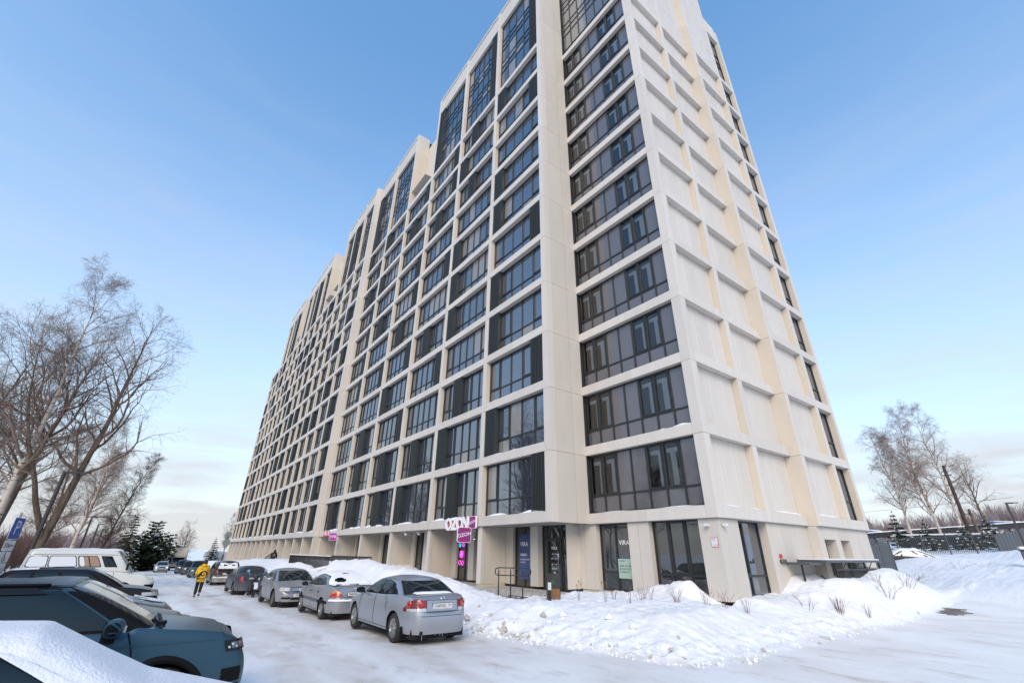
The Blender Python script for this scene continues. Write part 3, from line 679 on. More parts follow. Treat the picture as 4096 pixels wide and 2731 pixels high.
class Car:
    """x = forward, origin on the ground under the middle of the wheelbase"""
    def __init__(s, name, label, cat, loc, rz, col, L, W, prof, wb, belt_w=.94, roof=None, wr=.31, n=5.0, ng=(9, 5), scale=1.0, group=None, xo=0.0, zlow=.235, dirt=.35, paintkw=None, round=True):
        s.round = round; s.root = empty(name, loc, rz); s.root.scale = (scale,) * 3; tag(s.root, label, cat, group)
        s.L, s.W, s.wb, s.wr, s.n = L, W, wb, wr, n; s.prof = prof; s.xo = xo; s.zlow = zlow
        s.px = np.array([p[0] for p in prof]); s.pz = np.array([p[1] for p in prof]); s.bw = belt_w
        s.roof = roof; s.ng = ng
        s.paint = paint(name + '_paint', col, dirt=dirt, **(paintkw or {}))
        s.wx = (wb / 2, -wb / 2)
    def ztop(s, x): return float(np.interp(x, s.px, s.pz))
    def sy(s, z):
        return float(np.interp(z, [.15, .28, .45, .6, .75, .95, 1.2], [.93, .972, .995, 1.0, .99, s.bw + .02, s.bw]))
    def sx(s, z, front):
        return float(np.interp(z, [.15, .3, .45, .6, .75, .95, 1.2], [.962, .985, 1.0, .998, .985, .95, .90] if front else [.968, .985, 1.0, 1.0, .985, .965, .94]))
    def P(s, th, z, off=0.0):
        c, sn = math.cos(th), math.sin(th); a, b = s.L / 2, s.W / 2; n = s.n
        x = math.copysign(abs(c) ** (2 / n), c) * a; y = math.copysign(abs(sn) ** (2 / n), sn) * b
        gx_ = math.copysign(abs(x / a) ** (n - 1), x) / a; gy_ = math.copysign(abs(y / b) ** (n - 1), y) / b
        g = math.hypot(gx_, gy_) or 1
        return (x * s.sx(z, x > 0) + s.xo + off * gx_ / g, y * s.sy(z) + off * gy_ / g, z)
    def th_side(s, x, side):      # side +1 left / -1 right
        u = max(-1, min(1, (x - s.xo) / (s.L / 2))); return side * math.acos(math.copysign(abs(u) ** (s.n / 2), u))
    def th_end(s, yf, front):
        a = math.asin(math.copysign(abs(yf) ** (s.n / 2), yf)); return a if front else math.pi - a
    def body(s, roofcap=True):
        b = MB(); nth = 260
        ths = []
        a = s.L / 2
        half = sorted(set([s.th_side(x, 1) for x in np.linspace(-a + s.xo, a + s.xo, 150)] + [s.th_end(y, True) for y in np.linspace(0, .93, 14)] + [s.th_end(y, False) for y in np.linspace(0, .93, 14)]))
        ths = half[:-1] + [half[-1]] + [-t for t in reversed(half[1:-1])]
        K = len(ths); rings = []
        vs_ = [0, .06, .18, .34, .5, .66, .8, .9, .97, 1.0]
        for t in ths:
            col = []; x0 = s.P(t, .6)[0]
            zt = s.ztop(x0); zl = s.zlow
            for wx in s.wx:
                d = abs(x0 - wx); Rr = s.wr * 1.17
                if d < Rr: zl = max(zl, s.wr + math.sqrt(Rr * Rr - d * d))
            zl = min(zl, zt - .03)
            for v in vs_:
                z = zl + (zt - zl) * v; p = s.P(t, z)
                k = 1 - .035 * max(0, (z - zt + .09) / .09) ** 2
                col.append((p[0] * (k if abs(x0 - s.xo) > a * .9 else 1), p[1] * k, z))
            rings.append(col)
        P = [[rings[i % K][j] for i in range(K + 1)] for j in range(len(vs_))]
        b.grid(P, 0, True)
        # cap: hood, cowl, deck
        H = len(half); rows = []
        for i in range(H):
            p = rings[i][-1]; row = []
            for f in (1, .97, .88, .7, .5, .25, 0, -.25, -.5, -.7, -.88, -.97, -1):
                row.append((p[0], p[1] * f, p[2] + .035 * (1 - f * f) * (1 if abs(p[0] - s.xo) < a * .97 else .3)))
            rows.append(row)
        b.grid(rows, 0, True)
        # dark wells and floor
        return b
    def finish_body(s, b, name='body'):
        o = b.build(name, s.paint, s.root)
        u = MB(); yi = s.W / 2 * .93
        u.box(s.xo - s.L / 2 + .2, s.xo + s.L / 2 - .2, -yi + .12, yi - .12, .14, .42)
        for wx in s.wx: u.box(wx - s.wr * 1.16, wx + s.wr * 1.16, -yi + .005, yi - .005, s.wr + .02 + s.wr * .55, s.wr * 2.14 + .02) if False else None
        for wx in s.wx:
            for sg in (-1, 1):     # inside of the wheel arch
                ring = [[(wx + s.wr * 1.19 * math.cos(a), sg * yy, s.wr + s.wr * 1.19 * math.sin(a)) for a in np.linspace(-.25, math.pi + .25, 15)] for yy in (yi * 1.01, yi - .27)]
                u.grid(ring, 0, True); u.poly([ring[1][i] for i in range(15)], 0)
        u.build('underbody', M['under'], s.root)
        return o
    def G(s, yf=None, sf=None, h=0.0, off=0.0, side=1, rear=False):
        """point on the greenhouse: yf across the front/rear glass, or sf (0 front .. 1 rear) along a side"""
        (xf0, xr0, w0), (xf1, xr1, w1), zr = s.roof
        n0, n1 = s.ng
        def ring(xf, xr, w_, n):
            xm, a = (xf + xr) / 2, (xf - xr) / 2
            if yf is not None: return (xm + (-1 if rear else 1) * se(a, n, yf), yf * w_)
            x = xf + (xr - xf) * sf; u = (x - xm) / a
            return (x, side * se(w_, n, u))
        x0, y0 = ring(xf0, xr0, w0, n0); x1, y1 = ring(xf1, xr1, w1, n1)
        z0 = s.ztop(x0) - .012; z1 = zr(x1) if callable(zr) else zr
        bul = .05 * 4 * h * (1 - h) * .5
        hz_ = (1 - max(0.0, 1 - h) ** 1.12 + max(0.0, h - 1)) if s.round else h
        k = 1 - (.10 * max(0, (h - .78) / .22) ** 2 if s.round else 0)
        x = x0 + (x1 - x0) * h; y = (y0 + (y1 - y0) * h) * k; z = z0 + (z1 - z0) * hz_
        if yf is not None: d = Vector(((-1 if rear else 1), 0, .55)).normalized()
        else: d = Vector((0, side, .25)).normalized()
        return (x + d.x * (off + bul * (.6 if yf is not None else 1)), y + d.y * (off + bul), z + d.z * (off + bul * .4))
    def cabin(s, b=None):
        b = b or MB(); H = [0, .1, .25, .4, .55, .7, .82, .9, .96, 1]
        seq = [('y', v, False) for v in np.linspace(-.985, .985, 15)] + [('s', v, 1) for v in np.linspace(.012, .988, 28)] + [('y', -v, True) for v in np.linspace(-.985, .985, 15)] + [('s', 1 - v, -1) for v in np.linspace(.012, .988, 28)]
        # order: front (right to left), left side front to rear, rear (left to right), right side rear to front
        pts = []
        for q in seq:
            pts.append([s.G(yf=q[1], h=h, rear=q[2]) if q[0] == 'y' else s.G(sf=q[1], h=h, side=q[2]) for h in H])
        pts.append(pts[0])
        b.grid([[pts[i][j] for i in range(len(pts))] for j in range(len(H))], 0, True)
        rows = []
        for v in [-1] + list(np.linspace(.012, .988, 28)) + [2]:
            if v == -1: l = s.G(yf=.985, h=1); r = s.G(yf=-.985, h=1)
            elif v == 2: l = s.G(yf=.985, h=1, rear=True); r = s.G(yf=-.985, h=1, rear=True)
            else: l = s.G(sf=v, h=1, side=1); r = s.G(sf=v, h=1, side=-1)
            row = []
            for f in np.linspace(0, 1, 11):
                g = 1 - (2 * f - 1) ** 2; e = .3 if v in (-1, 2) else 1
                row.append((l[0], l[1] + (r[1] - l[1]) * f, l[2] + .055 * g * e))
            rows.append(row)
        # front and rear edges of the roof
        fr = [[s.G(yf=1 * (.985 - 1.97 * f), h=1) for f in np.linspace(0, 1, 11)]]; rr = [[s.G(yf=.985 - 1.97 * f, h=1, rear=True) for f in np.linspace(0, 1, 11)]]
        rows = fr + rows[1:-1] + rr
        b.grid(rows, 0, True)
        return b
    def sidewin(s, name, s0, s1, m, h0=.08, h1=.90, off=.006, sides=(1, -1), taper=None, parent=None):
        for sd in sides:
            b = MB(); P = []
            for j in range(7):
                f = j / 6; row = []
                for i in range(13):
                    sf = s0 + (s1 - s0) * i / 12; ht = h1 if not taper else h0 + (h1 - h0) * taper(i / 12)
                    row.append(s.G(sf=sf, h=h0 + (ht - h0) * f, off=off, side=sd))
                P.append(row)
            b.grid(P, 0, True, flip=(sd > 0)); b.build(name, m, parent or s.root)
    def screen(s, name, rear, m, h0=.06, h1=.93, yw=.88, off=.006, parent=None, y0=None, y1=None):
        b = MB(); ya, yb_ = (y0, y1) if y0 is not None else (-yw, yw)
        P = [[s.G(yf=ya + (yb_ - ya) * i / 14, h=h0 + (h1 - h0) * j / 7, off=off, rear=rear) for i in range(15)] for j in range(8)]
        b.grid(P, 0, True, flip=rear); return b.build(name, m, parent or s.root)
    def patch(s, name, ths, z0, z1, m, off=.006, parent=None, thick=True):
        b = MB(); n = 14; P = []
        dth = (ths[1] - ths[0] + math.pi) % (2 * math.pi) - math.pi
        if abs(ths[1] - ths[0]) > 3.5 and name == 'bumper_strip': dth = ths[1] - ths[0]
        for j in range(6):
            row = []
            for i in range(n + 1):
                f = i / n; th = ths[0] + dth * f
                a = z0(f) if callable(z0) else z0; c = z1(f) if callable(z1) else z1
                row.append(s.P(th, a + (c - a) * j / 5, off))
            P.append(row)
        b.grid(P, 0, True)
        return b.build(name, m, parent or s.root)
    def endpatch(s, name, y0, y1, z0, z1, m, front, off=.006, parent=None):
        return s.patch(name, (s.th_end(y0, front), s.th_end(y1, front)), z0, z1, m, off, parent)
    def seam(s, x, z0, z1, side, curve=None, wdt=.009):
        b = MB(); P = []
        for j in range(9):
            z = z0 + (z1 - z0) * j / 8; xx = x + (curve(j / 8) if curve else 0)
            P.append([s.P(s.th_side(xx - wdt, side), z, .003), s.P(s.th_side(xx + wdt, side), z, .003)])
        b.grid(P, 0, True); return b
    def hseam(s, ths, z, wdt=.006):
        b = MB(); P = [[], []]
        for i in range(13):
            th = ths[0] + ((ths[1] - ths[0] + math.pi) % (2 * math.pi) - math.pi) * i / 12
            P[0].append(s.P(th, z - wdt, .003)); P[1].append(s.P(th, z + wdt, .003))
        return b.grid(P, 0, True)
    def wheels(s, style='alloy', spokes=5, w=.2):
        r = s.wr; key = ('wheel', r, style, spokes, w)
        if key not in _mc:
            t = MB().lathe([(r * .62, -w / 2 + .01), (r * .80, -w / 2), (r * .95, -w / 2 + .012), (r, -w / 2 + .04), (r * 1.0, 0), (r, w / 2 - .04), (r * .95, w / 2 - .012), (r * .80, w / 2), (r * .62, w / 2 - .01)], 30)
            rm_ = MB().lathe([(r * .66, w / 2 - .012), (r * .62, w / 2 - .004), (r * .58, w / 2 - .02), (r * .55, w / 2 - .07)], 30)
            rm_.lathe([(.0, w / 2 - .018), (r * .14, w / 2 - .02), (r * .16, w / 2 - .05)], 16)
            if style == 'alloy':
                for k in range(spokes):
                    a = 2 * math.pi * k / spokes + .3; ca, sa = math.cos(a), math.sin(a); t0 = .062 if spokes < 7 else .04
                    def q(rr, tt, yy): return (ca * rr - sa * tt, yy, sa * rr + ca * tt)
                    for (o0, o1) in ((-.9, -.15), (.15, .9)) if spokes == 5 and r > .3 else ((-.6, .6),):
                        rm_.quad(q(r * .1, t0 * o0, w / 2 - .022), q(r * .1, t0 * o1, w / 2 - .022), q(r * .6, t0 * o1 * 1.25, w / 2 - .012), q(r * .6, t0 * o0 * 1.25, w / 2 - .012))
                        rm_.quad(q(r * .1, t0 * o1, w / 2 - .022), q(r * .1, t0 * o1, w / 2 - .05), q(r * .6, t0 * o1 * 1.25, w / 2 - .05), q(r * .6, t0 * o1 * 1.25, w / 2 - .012))
            else:
                rm_.lathe([(r * .15, w / 2 - .03), (r * .4, w / 2 - .015), (r * .55, w / 2 - .05)], 24)
            hb = MB().lathe([(0, w / 2 - .075), (r * .57, w / 2 - .075)], 20)
            _mc[key] = (t.mesh('tyre', M['tyre']), rm_.mesh('rim', M['rim'] if style == 'alloy' else M['steelrim']), hb.mesh('brake_disc', M['under']))
        t, rm_, hb = _mc[key]
        for wx in s.wx:
            for sd in (1, -1):
                wl = empty('wheel', (wx, sd * (s.W / 2 - w / 2 - .035), r)); wl.parent = s.root; wl.rotation_euler = (0, 0, 0 if sd > 0 else math.pi)
                inst('tyre', t, wl); inst('rim', rm_, wl); inst('brake_disc', hb, wl)
    def mirror(s, x, z, m, glass=True, sz=(.12, .2, .14)):
        for sd in (1, -1):
            y = sd * (s.W / 2 * .96); b = MB()
            a, c, d = sz
            P = []
            for i in range(7):
                f = i / 6; k = math.sin(math.pi * (.12 + .80 * f)) ** .5
                P.append([(x + (a * .5) * math.cos(q) * k, y + sd * c * f, z + d * .5 * math.sin(q) * k) for q in np.linspace(0, 2 * math.pi, 13)])
            b.grid(P, 0, True, flip=sd < 0)
            o = b.build('side_mirror', m, s.root)
            MB().tube([(x, y - sd * .06, z - d * .5), (x, y + sd * .05, z - d * .2)], .025, 6).build('mirror_stalk', M['trim'], o)
            if glass: MB().box(x - a * .53, x - a * .50, y + sd * .03, y + sd * (c - .03), z - d * .36, z + d * .36).build('mirror_glass', M['carglass'], o)
    def handle(s, x, z, m=None):
        for sd in (1, -1):
            b = MB(); P = []
            for i in range(6):
                f = i / 5; k = math.sin(math.pi * (.1 + .8 * f))
                P.append([s.P(s.th_side(x - .09 + .18 * f, sd), z + q[0] * .016, .003 + .022 * k * q[1]) for q in ((-1, 0), (-.8, 1), (.8, 1), (1, 0))])
            b.grid(P, 0, True, flip=sd > 0); b.build('door_handle', m or s.paint, s.root)
    def plate(s, txt, z, front, y=0.0, region='154', tilt=0.0, off=.012):
        p = s.P(s.th_end(y, front), z, off); sg = 1 if front else -1
        o = MB().box(-.26, .26, -.056, .056, -.006, .006).build('number_plate', M['plate'], s.root, (p[0], p[1], p[2]))
        o.rotation_euler = (R(90), 0, R(90) if front else R(-90))
        MB().box(-.268, .268, -.064, .064, -.012, -.0065).build('plate_frame', M['trim'], o)
        put_text('plate_lettering', txt, .088, M['ink'], o, (-.07, 0, .0075), (0, 0, 0), .0006, sx=.92)
        if region: put_text('region_lettering', region, .06, M['ink'], o, (.19, .012, .0075), (0, 0, 0), .0006)
        return o
    def dark_surround(s, s0, s1, h0=.05, h1=.94, taper=None): s.sidewin('window_surround', s0, s1, M['trim'], h0, h1, .003, taper=taper)
    def snow(s, parts, name='snow_cover'):
        """parts: list of (xs, half-width fn, z fn, thickness) smooth heightfield snow lying on top surfaces"""
        b = MB()
        for (x0, x1, wf, zf, th, seed, hole) in parts:
            rs = random.Random(seed); nx_, ny_ = 26, 22; P = []; ok = []
            for i in range(nx_ + 1):
                x = x0 + (x1 - x0) * i / nx_; row = []; okr = []
                for j in range(ny_ + 1):
                    v = -1 + 2 * j / ny_; y = v * wf(x)
                    nzv = float(fbm(np.array(x * 2.1 + seed), np.array(y * 2.1), seed, 3))
                    e = min(1, (1 - abs(v)) * 7 + .12) * min(1, i * .5 + .1) * min(1, (nx_ - i) * .5 + .1)
                    row.append((x, y, zf(x, y) + th * e * (.8 + .7 * nzv)))
                    okr.append(True if hole is None else nzv + (hole(x, v) if callable(hole) else hole) > 0)
                P.append(row); ok.append(okr)
            n = len(b.v)
            for r_ in P: b.v += r_
            w_ = ny_ + 1
            for i in range(nx_):
                for j in range(ny_):
                    if ok[i][j] and ok[i + 1][j] and ok[i + 1][j + 1] and ok[i][j + 1]:
                        q = (n + i * w_ + j, n + i * w_ + j + 1, n + (i + 1) * w_ + j + 1, n + (i + 1) * w_ + j)
                        b.f.append(q if x1 < x0 else q[::-1]); b.m.append(0); b.sm.append(True)
        o = b.build(name, M['snow'], s.root); return o
    def top(s, x, y):          # height of the car's upper surface at x (y only lowers it slightly)
        (xf0, xr0, w0), (xf1, xr1, w1), zr = s.roof
        z = s.ztop(x) + .035
        z1 = (zr(x) if callable(zr) else zr) + .045 * (1 - (y / w1) ** 2)
        if xf1 >= x >= xr1: return z1
        if xf0 > x > xf1:
            f = (xf0 - x) / (xf0 - xf1); e = zr(xf1) if callable(zr) else zr; return s.ztop(xf0) + (e + .02 - s.ztop(xf0)) * f + .02 * 4 * f * (1 - f) + .012
        if xr1 > x > xr0:
            f = (x - xr0) / (xr1 - xr0); e = zr(xr1) if callable(zr) else zr; return s.ztop(xr0) + (e + .02 - s.ztop(xr0)) * f + .02 * 4 * f * (1 - f) + .012
        return z - .03 * (y / (s.W / 2)) ** 2
PARK_R = 'cars parked along the snow bank'; PARK_L = 'cars parked nose out on the left side'
def sedan(name, label, loc, rz, col, L=4.5, W=1.74, wb=2.68, H=1.45, scale=1.0, group=None, rim='alloy', spokes=5, hood=.92, deck=.98, trimx=None, glass=None, dirt=.35, build=True, wr=.31, paintkw=None):
    a = L / 2
    prof = [(-a, .70), (-a + .06, deck - .06), (-a + .18, deck), (-a + .55, deck + .025), (-a + .95, deck + .03), (-.4, deck - .02), (.55, deck - .035), (.95, deck - .02), (1.05, hood + .03), (a - .75, hood - .08), (a - .3, hood - .17), (a - .12, hood - .24), (a - .02, hood - .34), (a, .5)]
    c = Car(name, label, 'car', loc, rz, col, L, W, prof, wb, roof=((1.22, -a + .64, W / 2 * .90), (.22, -.98, W / 2 * .70), lambda x: H - .05 - .06 * ((x + .3) / .75) ** 2), scale=scale, group=group, wr=wr, dirt=dirt, paintkw=paintkw)
    if build:
        b = c.body(); c.cabin(b); c.finish_body(b); c.wheels(rim, spokes)
        c.dark_surround(.12, .90, .04, .95, taper=lambda f: 1 - .75 * max(0, (f - .86) / .14) ** 1.5)
        g = glass or M['carglass']
        c.sidewin('front_door_window', .15, .475, g, .09, .885); c.sidewin('rear_door_window', .50, .80, g, .09, .885, taper=lambda f: 1 - .15 * f ** 3)
        c.sidewin('quarter_window', .815, .88, g, .09, .70, taper=lambda f: 1 - .55 * f)
    return c
def sills(c, xs):
    b = MB()
    for sd in (1, -1):
        for (x, z0, z1, cv) in xs:
            m_ = c.seam(x, z0, z1, sd, cv); n = len(b.v); b.v += m_.v; b.f += [tuple(n + i for i in f) for f in m_.f]; b.m += m_.m; b.sm += m_.sm
        m_ = c.hseam((c.th_side(xs[0][0], sd), c.th_side(xs[-1][0], sd)), .285); n = len(b.v); b.v += m_.v; b.f += [tuple(n + i for i in f) for f in m_.f]; b.m += m_.m; b.sm += m_.sm
    b.build('door_seam', M['trim'], c.root)
# 1 --- silver saloon nearest the camera (seen from behind)
c = sedan('parked_car', 'silver blue saloon with round red tail lamps, nearest car beside the snow bank', (-4.62, -9.33, road_z(-4.6) + .012), math.pi, (.33, .355, .40), L=4.52, W=1.76, wb=2.70, H=1.385, scale=1.03, group=PARK_R, hood=.90, deck=.97, dirt=.25, paintkw=dict(metal=.5))
c.screen('rear_window', True, M['carglass'], .05, .94, .90); c.screen('windscreen', False, M['carglass'], .05, .94, .90)
sills(c, [(.98, .3, .93, lambda f: -.06 * f), (-.12, .3, .95, None), (-1.0, .62, .97, lambda f: .10 + .1 * f)])
c.handle(.12, .80); c.handle(-.88, .83); c.mirror(.78, .99, M['trim'], sz=(.13, .22, .15))
for sd in (1, -1):
    o = c.patch('tail_lamp', (c.th_side(-1.80, sd), c.th_end(.47 * sd, False)), lambda f: .69 + .02 * f, lambda f: .76 + .19 * math.sin(min(1, f * 1.7) * 1.5) - .09 * max(0, f - .6), M['darkred'], .008)
    c.patch('lamp_base', (c.th_side(-1.93, sd), c.th_end(.49 * sd, False)), .695, lambda f: .745 + .02 * f, M['clearlamp'], .011, o)
    for yf in (.86, .63):
        p = c.P(c.th_end(yf * sd, False), .835, .010); q = c.P(c.th_end(yf * sd, False), .835, .05)
        d = (Vector(q) - Vector(p)).normalized()
        m_ = MB().tube([p, tuple(Vector(p) + d * .012), tuple(Vector(p) + d * .02)], [.078, .075, .03], 18); m_.build('round_lamp', M['red'], o)
c.plate('Х365НУ', .80, False)
c.endpatch('boot_recess', -.5, .5, .70, .905, M['plate'] if False else c.paint, False, .004)
b = MB(); m_ = c.hseam((c.th_end(.62, False), c.th_end(-.62, False)), .60, .005); m2 = c.hseam((c.th_end(.55, False), c.th_end(-.55, False)), .925, .004)
for q in (m_, m2): n = len(b.v); b.v += q.v; b.f += [tuple(n + i for i in f) for f in q.f]; b.m += q.m; b.sm += q.sm
b.build('boot_seam', M['trim'], c.root)
p = c.P(c.th_end(0, False), .95, .01); e = MB().tube([(p[0], -.05, p[2] - .045), (p[0], -.035, p[2] + .045)], .009, 5).tube([(p[0], .05, p[2] - .045), (p[0], .035, p[2] + .045)], .009, 5).tube([(p[0], -.04, p[2]), (p[0], .04, p[2])], .009, 5); e.build('boot_emblem', M['chrome'], c.root)
MB().tube([(-2.2, .50, .27), (-2.02, .50, .29)], .04, 12).build('exhaust_pipe', M['under'], c.root)
for sd in (1, -1): MB().box(-1.80, -1.77, sd * .62, sd * .84, .10, .38).build('mud_flap', M['trim'], c.root)
ic = MB()
for y, h in ((-.1, .10), (-.03, .07), (.1, .05), (.44, .14), (-.2, .05)): ic.tube([(-2.12, y, .24), (-2.12, y, .24 - h)], [.008, .001], 5)
ic.build('icicle', mat('ice', (.7, .75, .8), .1), c.root)
c.snow([(-1.52, -1.78, lambda x: .5, lambda x, y: c.ztop(x) + .03, .035, 5, lambda x, v: -.1 + .35 * (1 - abs(v)))])
# 2 --- silver saloon with snow on the rear window
c = sedan('parked_car', 'silver saloon with snow over roof and rear window, second in the row', (-10.35, -9.47, road_z(-10.3) + .012), math.pi, (.30, .31, .33), L=4.5, W=1.71, wb=2.63, H=1.38, group=PARK_R, hood=.90, deck=1.0, dirt=.4, paintkw=dict(metal=.5))
c.screen('rear_window', True, M['carglass'], .05, .94, .90); c.screen('windscreen', False, M['carglass'], .05, .94, .90)
sills(c, [(.92, .3, .93, lambda f: -.06 * f), (-.1, .3, .95, None), (-1.0, .62, .97, lambda f: .12 + .1 * f)])
c.handle(.1, .78, M['trim']); c.handle(-.85, .80, M['trim']); c.mirror(.75, .98, M['trim'])
for sd in (1, -1):
    o = c.patch('tail_lamp', (c.th_side(-1.95, sd), c.th_end(.52 * sd, False)), .70, lambda f: .80 + .02 * math.sin(f * 3), M['red'], .010)
    c.patch('indicator_lamp', (c.th_side(-1.98, sd), c.th_end(.53 * sd, False)), .80, lambda f: .83 + .06 * math.sin(f * 3.1), M['amber'], .009, o)
c.plate('Р463НА', .79, False)
c.patch('bumper_strip', (c.th_side(-1.78, 1), c.th_side(-1.78, -1)), .49, .575, M['trim'], .012)
for sd in (1, -1): c.patch('side_strip', (c.th_side(.85, sd), c.th_side(-.93, sd)), .50, .56, mat('grey_strip', (.13, .13, .13), .6), .012)
p = c.P(c.th_end(0, False), .94, .012); b = MB(); b.v = []; b.tube([(p[0], .05 * math.cos(a), p[2] + .035 * math.sin(a)) for a in np.linspace(0, 6.28, 13)], .006, 5, cap=False).tube([(p[0], .02 * math.cos(a), p[2] + .033 * math.sin(a)) for a in np.linspace(0, 6.28, 13)], .005, 5, cap=False); b.build('boot_emblem', M['chrome'], c.root)
MB().tube([(.5, .35, 1.42), (.1, .35, 1.95)], [.004, .002], 4).build('aerial', M['trim'], c.root)
rw = lambda x: c.W / 2 * (.66 + .22 * sst(-1.0, -1.55, x)) * .97
c.snow([(.25, -1.0, lambda x: .57, c.top, .075, 3, lambda x, v: .5 - .9 * sst(.0, .25, x) * abs(v)), (-1.0, -1.62, rw, c.top, .07, 9, lambda x, v: .42 - .9 * math.exp(-((v - .45) / .22) ** 2 - ((x + 1.45) / .16) ** 2)), (-1.6, -1.9, lambda x: .72, lambda x, y: c.ztop(x) + .03, .03, 8, lambda x, v: -.02)])
b = MB(); P = []
for i in range(25):
    th = c.th_side(-1.9, 1) + (c.th_side(-1.9, -1) + 2 * math.pi - c.th_side(-1.9, 1)) * i / 24; h_ = .02 + .03 * abs(math.sin(i * 1.7))
    P.append([c.P(th, .58, .02), c.P(th, .60, .035), c.P(th, .60 + h_, .02), c.P(th, .61 + h_, -.02)])
b.grid(P, 0, True, flip=True); b.build('bumper_snow', M['snow'], c.root)
# 3 --- silver saloon facing the camera
c = sedan('parked_car', 'silver saloon facing the camera with clear headlamps and a slatted grille', (-16.0, -9.83, road_z(-16) + .012), 0, (.30, .31, .33), L=4.4, W=1.70, wb=2.56, H=1.36, scale=1.06, group=PARK_R, rim='steel', hood=.90, deck=.98, dirt=.35, paintkw=dict(metal=.5))
c.screen('rear_window', True, M['carglass']); c.screen('windscreen', False, M['carglass'], .05, .94, .90)
sills(c, [(.92, .3, .93, lambda f: -.06 * f), (-.1, .3, .95, None), (-1.0, .62, .97, lambda f: .12 + .1 * f)])
c.handle(.1, .78); c.mirror(.75, .98, c.paint, False)
for sd in (1, -1):
    o = c.patch('headlamp', (c.th_side(1.93, sd), c.th_end(.50 * sd, True)), lambda f: .60 + .01 * f, lambda f: .735 - .01 * f, M['clearlamp'], .008)
    c.patch('fog_lamp', (c.th_end(.78 * sd, True), c.th_end(.42 * sd, True)), .33, .40, M['lampblack'], .006)
g_ = c.endpatch('grille', -.42, .42, .60, .715, M['lampblack'], True, .006)
for q in range(4): c.endpatch('grille_slat', -.41, .41, .615 + q * .025, .625 + q * .025, M['chrome'], True, .010, g_)
c.endpatch('grille_badge', -.09, .09, .63, .69, M['chrome'], True, .016, g_)
c.endpatch('lower_intake', -.40, .40, .30, .38, M['under'], True, .006); c.plate('О532', .46, True, region='')
MB().tube([c.G(yf=-.5, h=.05, off=.02), c.G(yf=.0, h=.13, off=.02)], .01, 4).tube([c.G(yf=.2, h=.05, off=.02), c.G(yf=.6, h=.13, off=.02)], .01, 4).build('wiper', M['trim'], c.root)
# 4 --- dark blue saloon seen from behind
c = sedan('parked_car', 'dark blue saloon with square red tail lamps, behind the silver ones', (-25.2, -10.12, road_z(-25) + .012), math.pi, (.035, .045, .065), L=4.68, W=1.74, wb=2.70, H=1.40, scale=1.04, group=PARK_R, rim='steel', hood=.92, deck=1.02, dirt=.25)
c.screen('rear_window', True, M['carglass'], .05, .94, .90); c.screen('windscreen', False, M['carglass'])
sills(c, [(.95, .3, .93, lambda f: -.06 * f), (-.1, .3, .95, None), (-1.05, .62, .97, lambda f: .12 + .1 * f)])
c.handle(.1, .8); c.mirror(.75, .98, M['trim'])
for sd in (1, -1): c.patch('tail_lamp', (c.th_side(-2.18, sd), c.th_end(.66 * sd, False)), .66, .93, M['red'], .008)
c.plate('М096ОС', .80, False, region='')
p = c.P(c.th_end(0, False), .95, .012); MB().tube([p, (p[0] - .012, p[1], p[2])], .05, 14).build('boot_emblem', M['chrome'], c.root)
def suv(name, label, loc, rz, col, L=4.6, W=1.83, wb=2.7, H=1.7, scale=1.0, group=None, hood=1.05, belt=1.08, rear_rake=.28, wr=.35, rim='alloy', spokes=5, dirt=.35, roofr=None, win=((.14, .42), (.45, .68), (.71, .88)), nose=((.5, .05), (.2, .12), (.06, .22)), n=5.5, hoodlen=1.0, paintkw=None, glass=None, cat='car'):
    a = L / 2; xc = a - hoodlen
    prof = [(-a, .72), (-a + .03, belt - .15), (-a + .09, belt), (0, belt - .01), (xc - .1, belt - .02), (xc, hood + .02), *[(a - q0, hood - q1) for q0, q1 in nose], (a, .6)]
    c = Car(name, label, cat, loc, rz, col, L, W, prof, wb, belt_w=.95, roof=((xc + .12, -a + .07, W / 2 * .93), (xc - .86, -a + rear_rake, W / 2 * .76), lambda x: H - .045 - .03 * ((x + .5) / 1.2) ** 2), scale=scale, group=group, wr=wr, n=n, dirt=dirt, ng=(11, 7), paintkw=paintkw)
    b = c.body(); c.cabin(b); c.finish_body(b); c.wheels(rim, spokes, .22)
    c.dark_surround(.1, .93, .03, .95)
    for nm, (s0, s1) in zip(('front_door_window', 'rear_door_window', 'quarter_window'), win): c.sidewin(nm, s0, s1, glass or M['carglass'], .08, .88)
    c.screen('windscreen', False, M['screenglass'], .05, .94, .9)
    c.screen('rear_window', True, M['carglass'], .12, .9, .85)
    return c
# 5 --- dirty snow-caked crossover seen from behind
c = suv('parked_car', 'dark crossover with snow caked over its rear window and bumper', (-37.7, -9.95, road_z(-37.7) + .012), math.pi, (.05, .045, .045), L=4.3, W=1.76, wb=2.55, H=1.62, scale=1.05, group=PARK_R, dirt=.9)
for sd in (1, -1): c.patch('tail_lamp', (c.th_side(-2.0, sd), c.th_end(.68 * sd, False)), .82, 1.05, M['red'], .008)
c.plate('', .76, False, region='')
b = MB(); P = []
for j in range(12):
    P.append([c.G(yf=-.8 + 1.6 * i / 16, h=.13 + .75 * j / 11, off=.03 + .012 * math.sin(i * 1.9 + j), rear=True) for i in range(17)])
for j in range(11):
    for i in range(16):
        if fbm(np.array(i * .31), np.array(j * .37), 8, 2) > -.22: b.quad(P[j][i], P[j][i + 1], P[j + 1][i + 1], P[j + 1][i], 0, True)
b.build('rear_window_snow', M['snow'], c.root)
c.patch('bumper_snow', (c.th_end(.9, False), c.th_end(-.9, False)), .50, lambda f: .58 + .03 * math.sin(f * 14), M['snow'], .03)
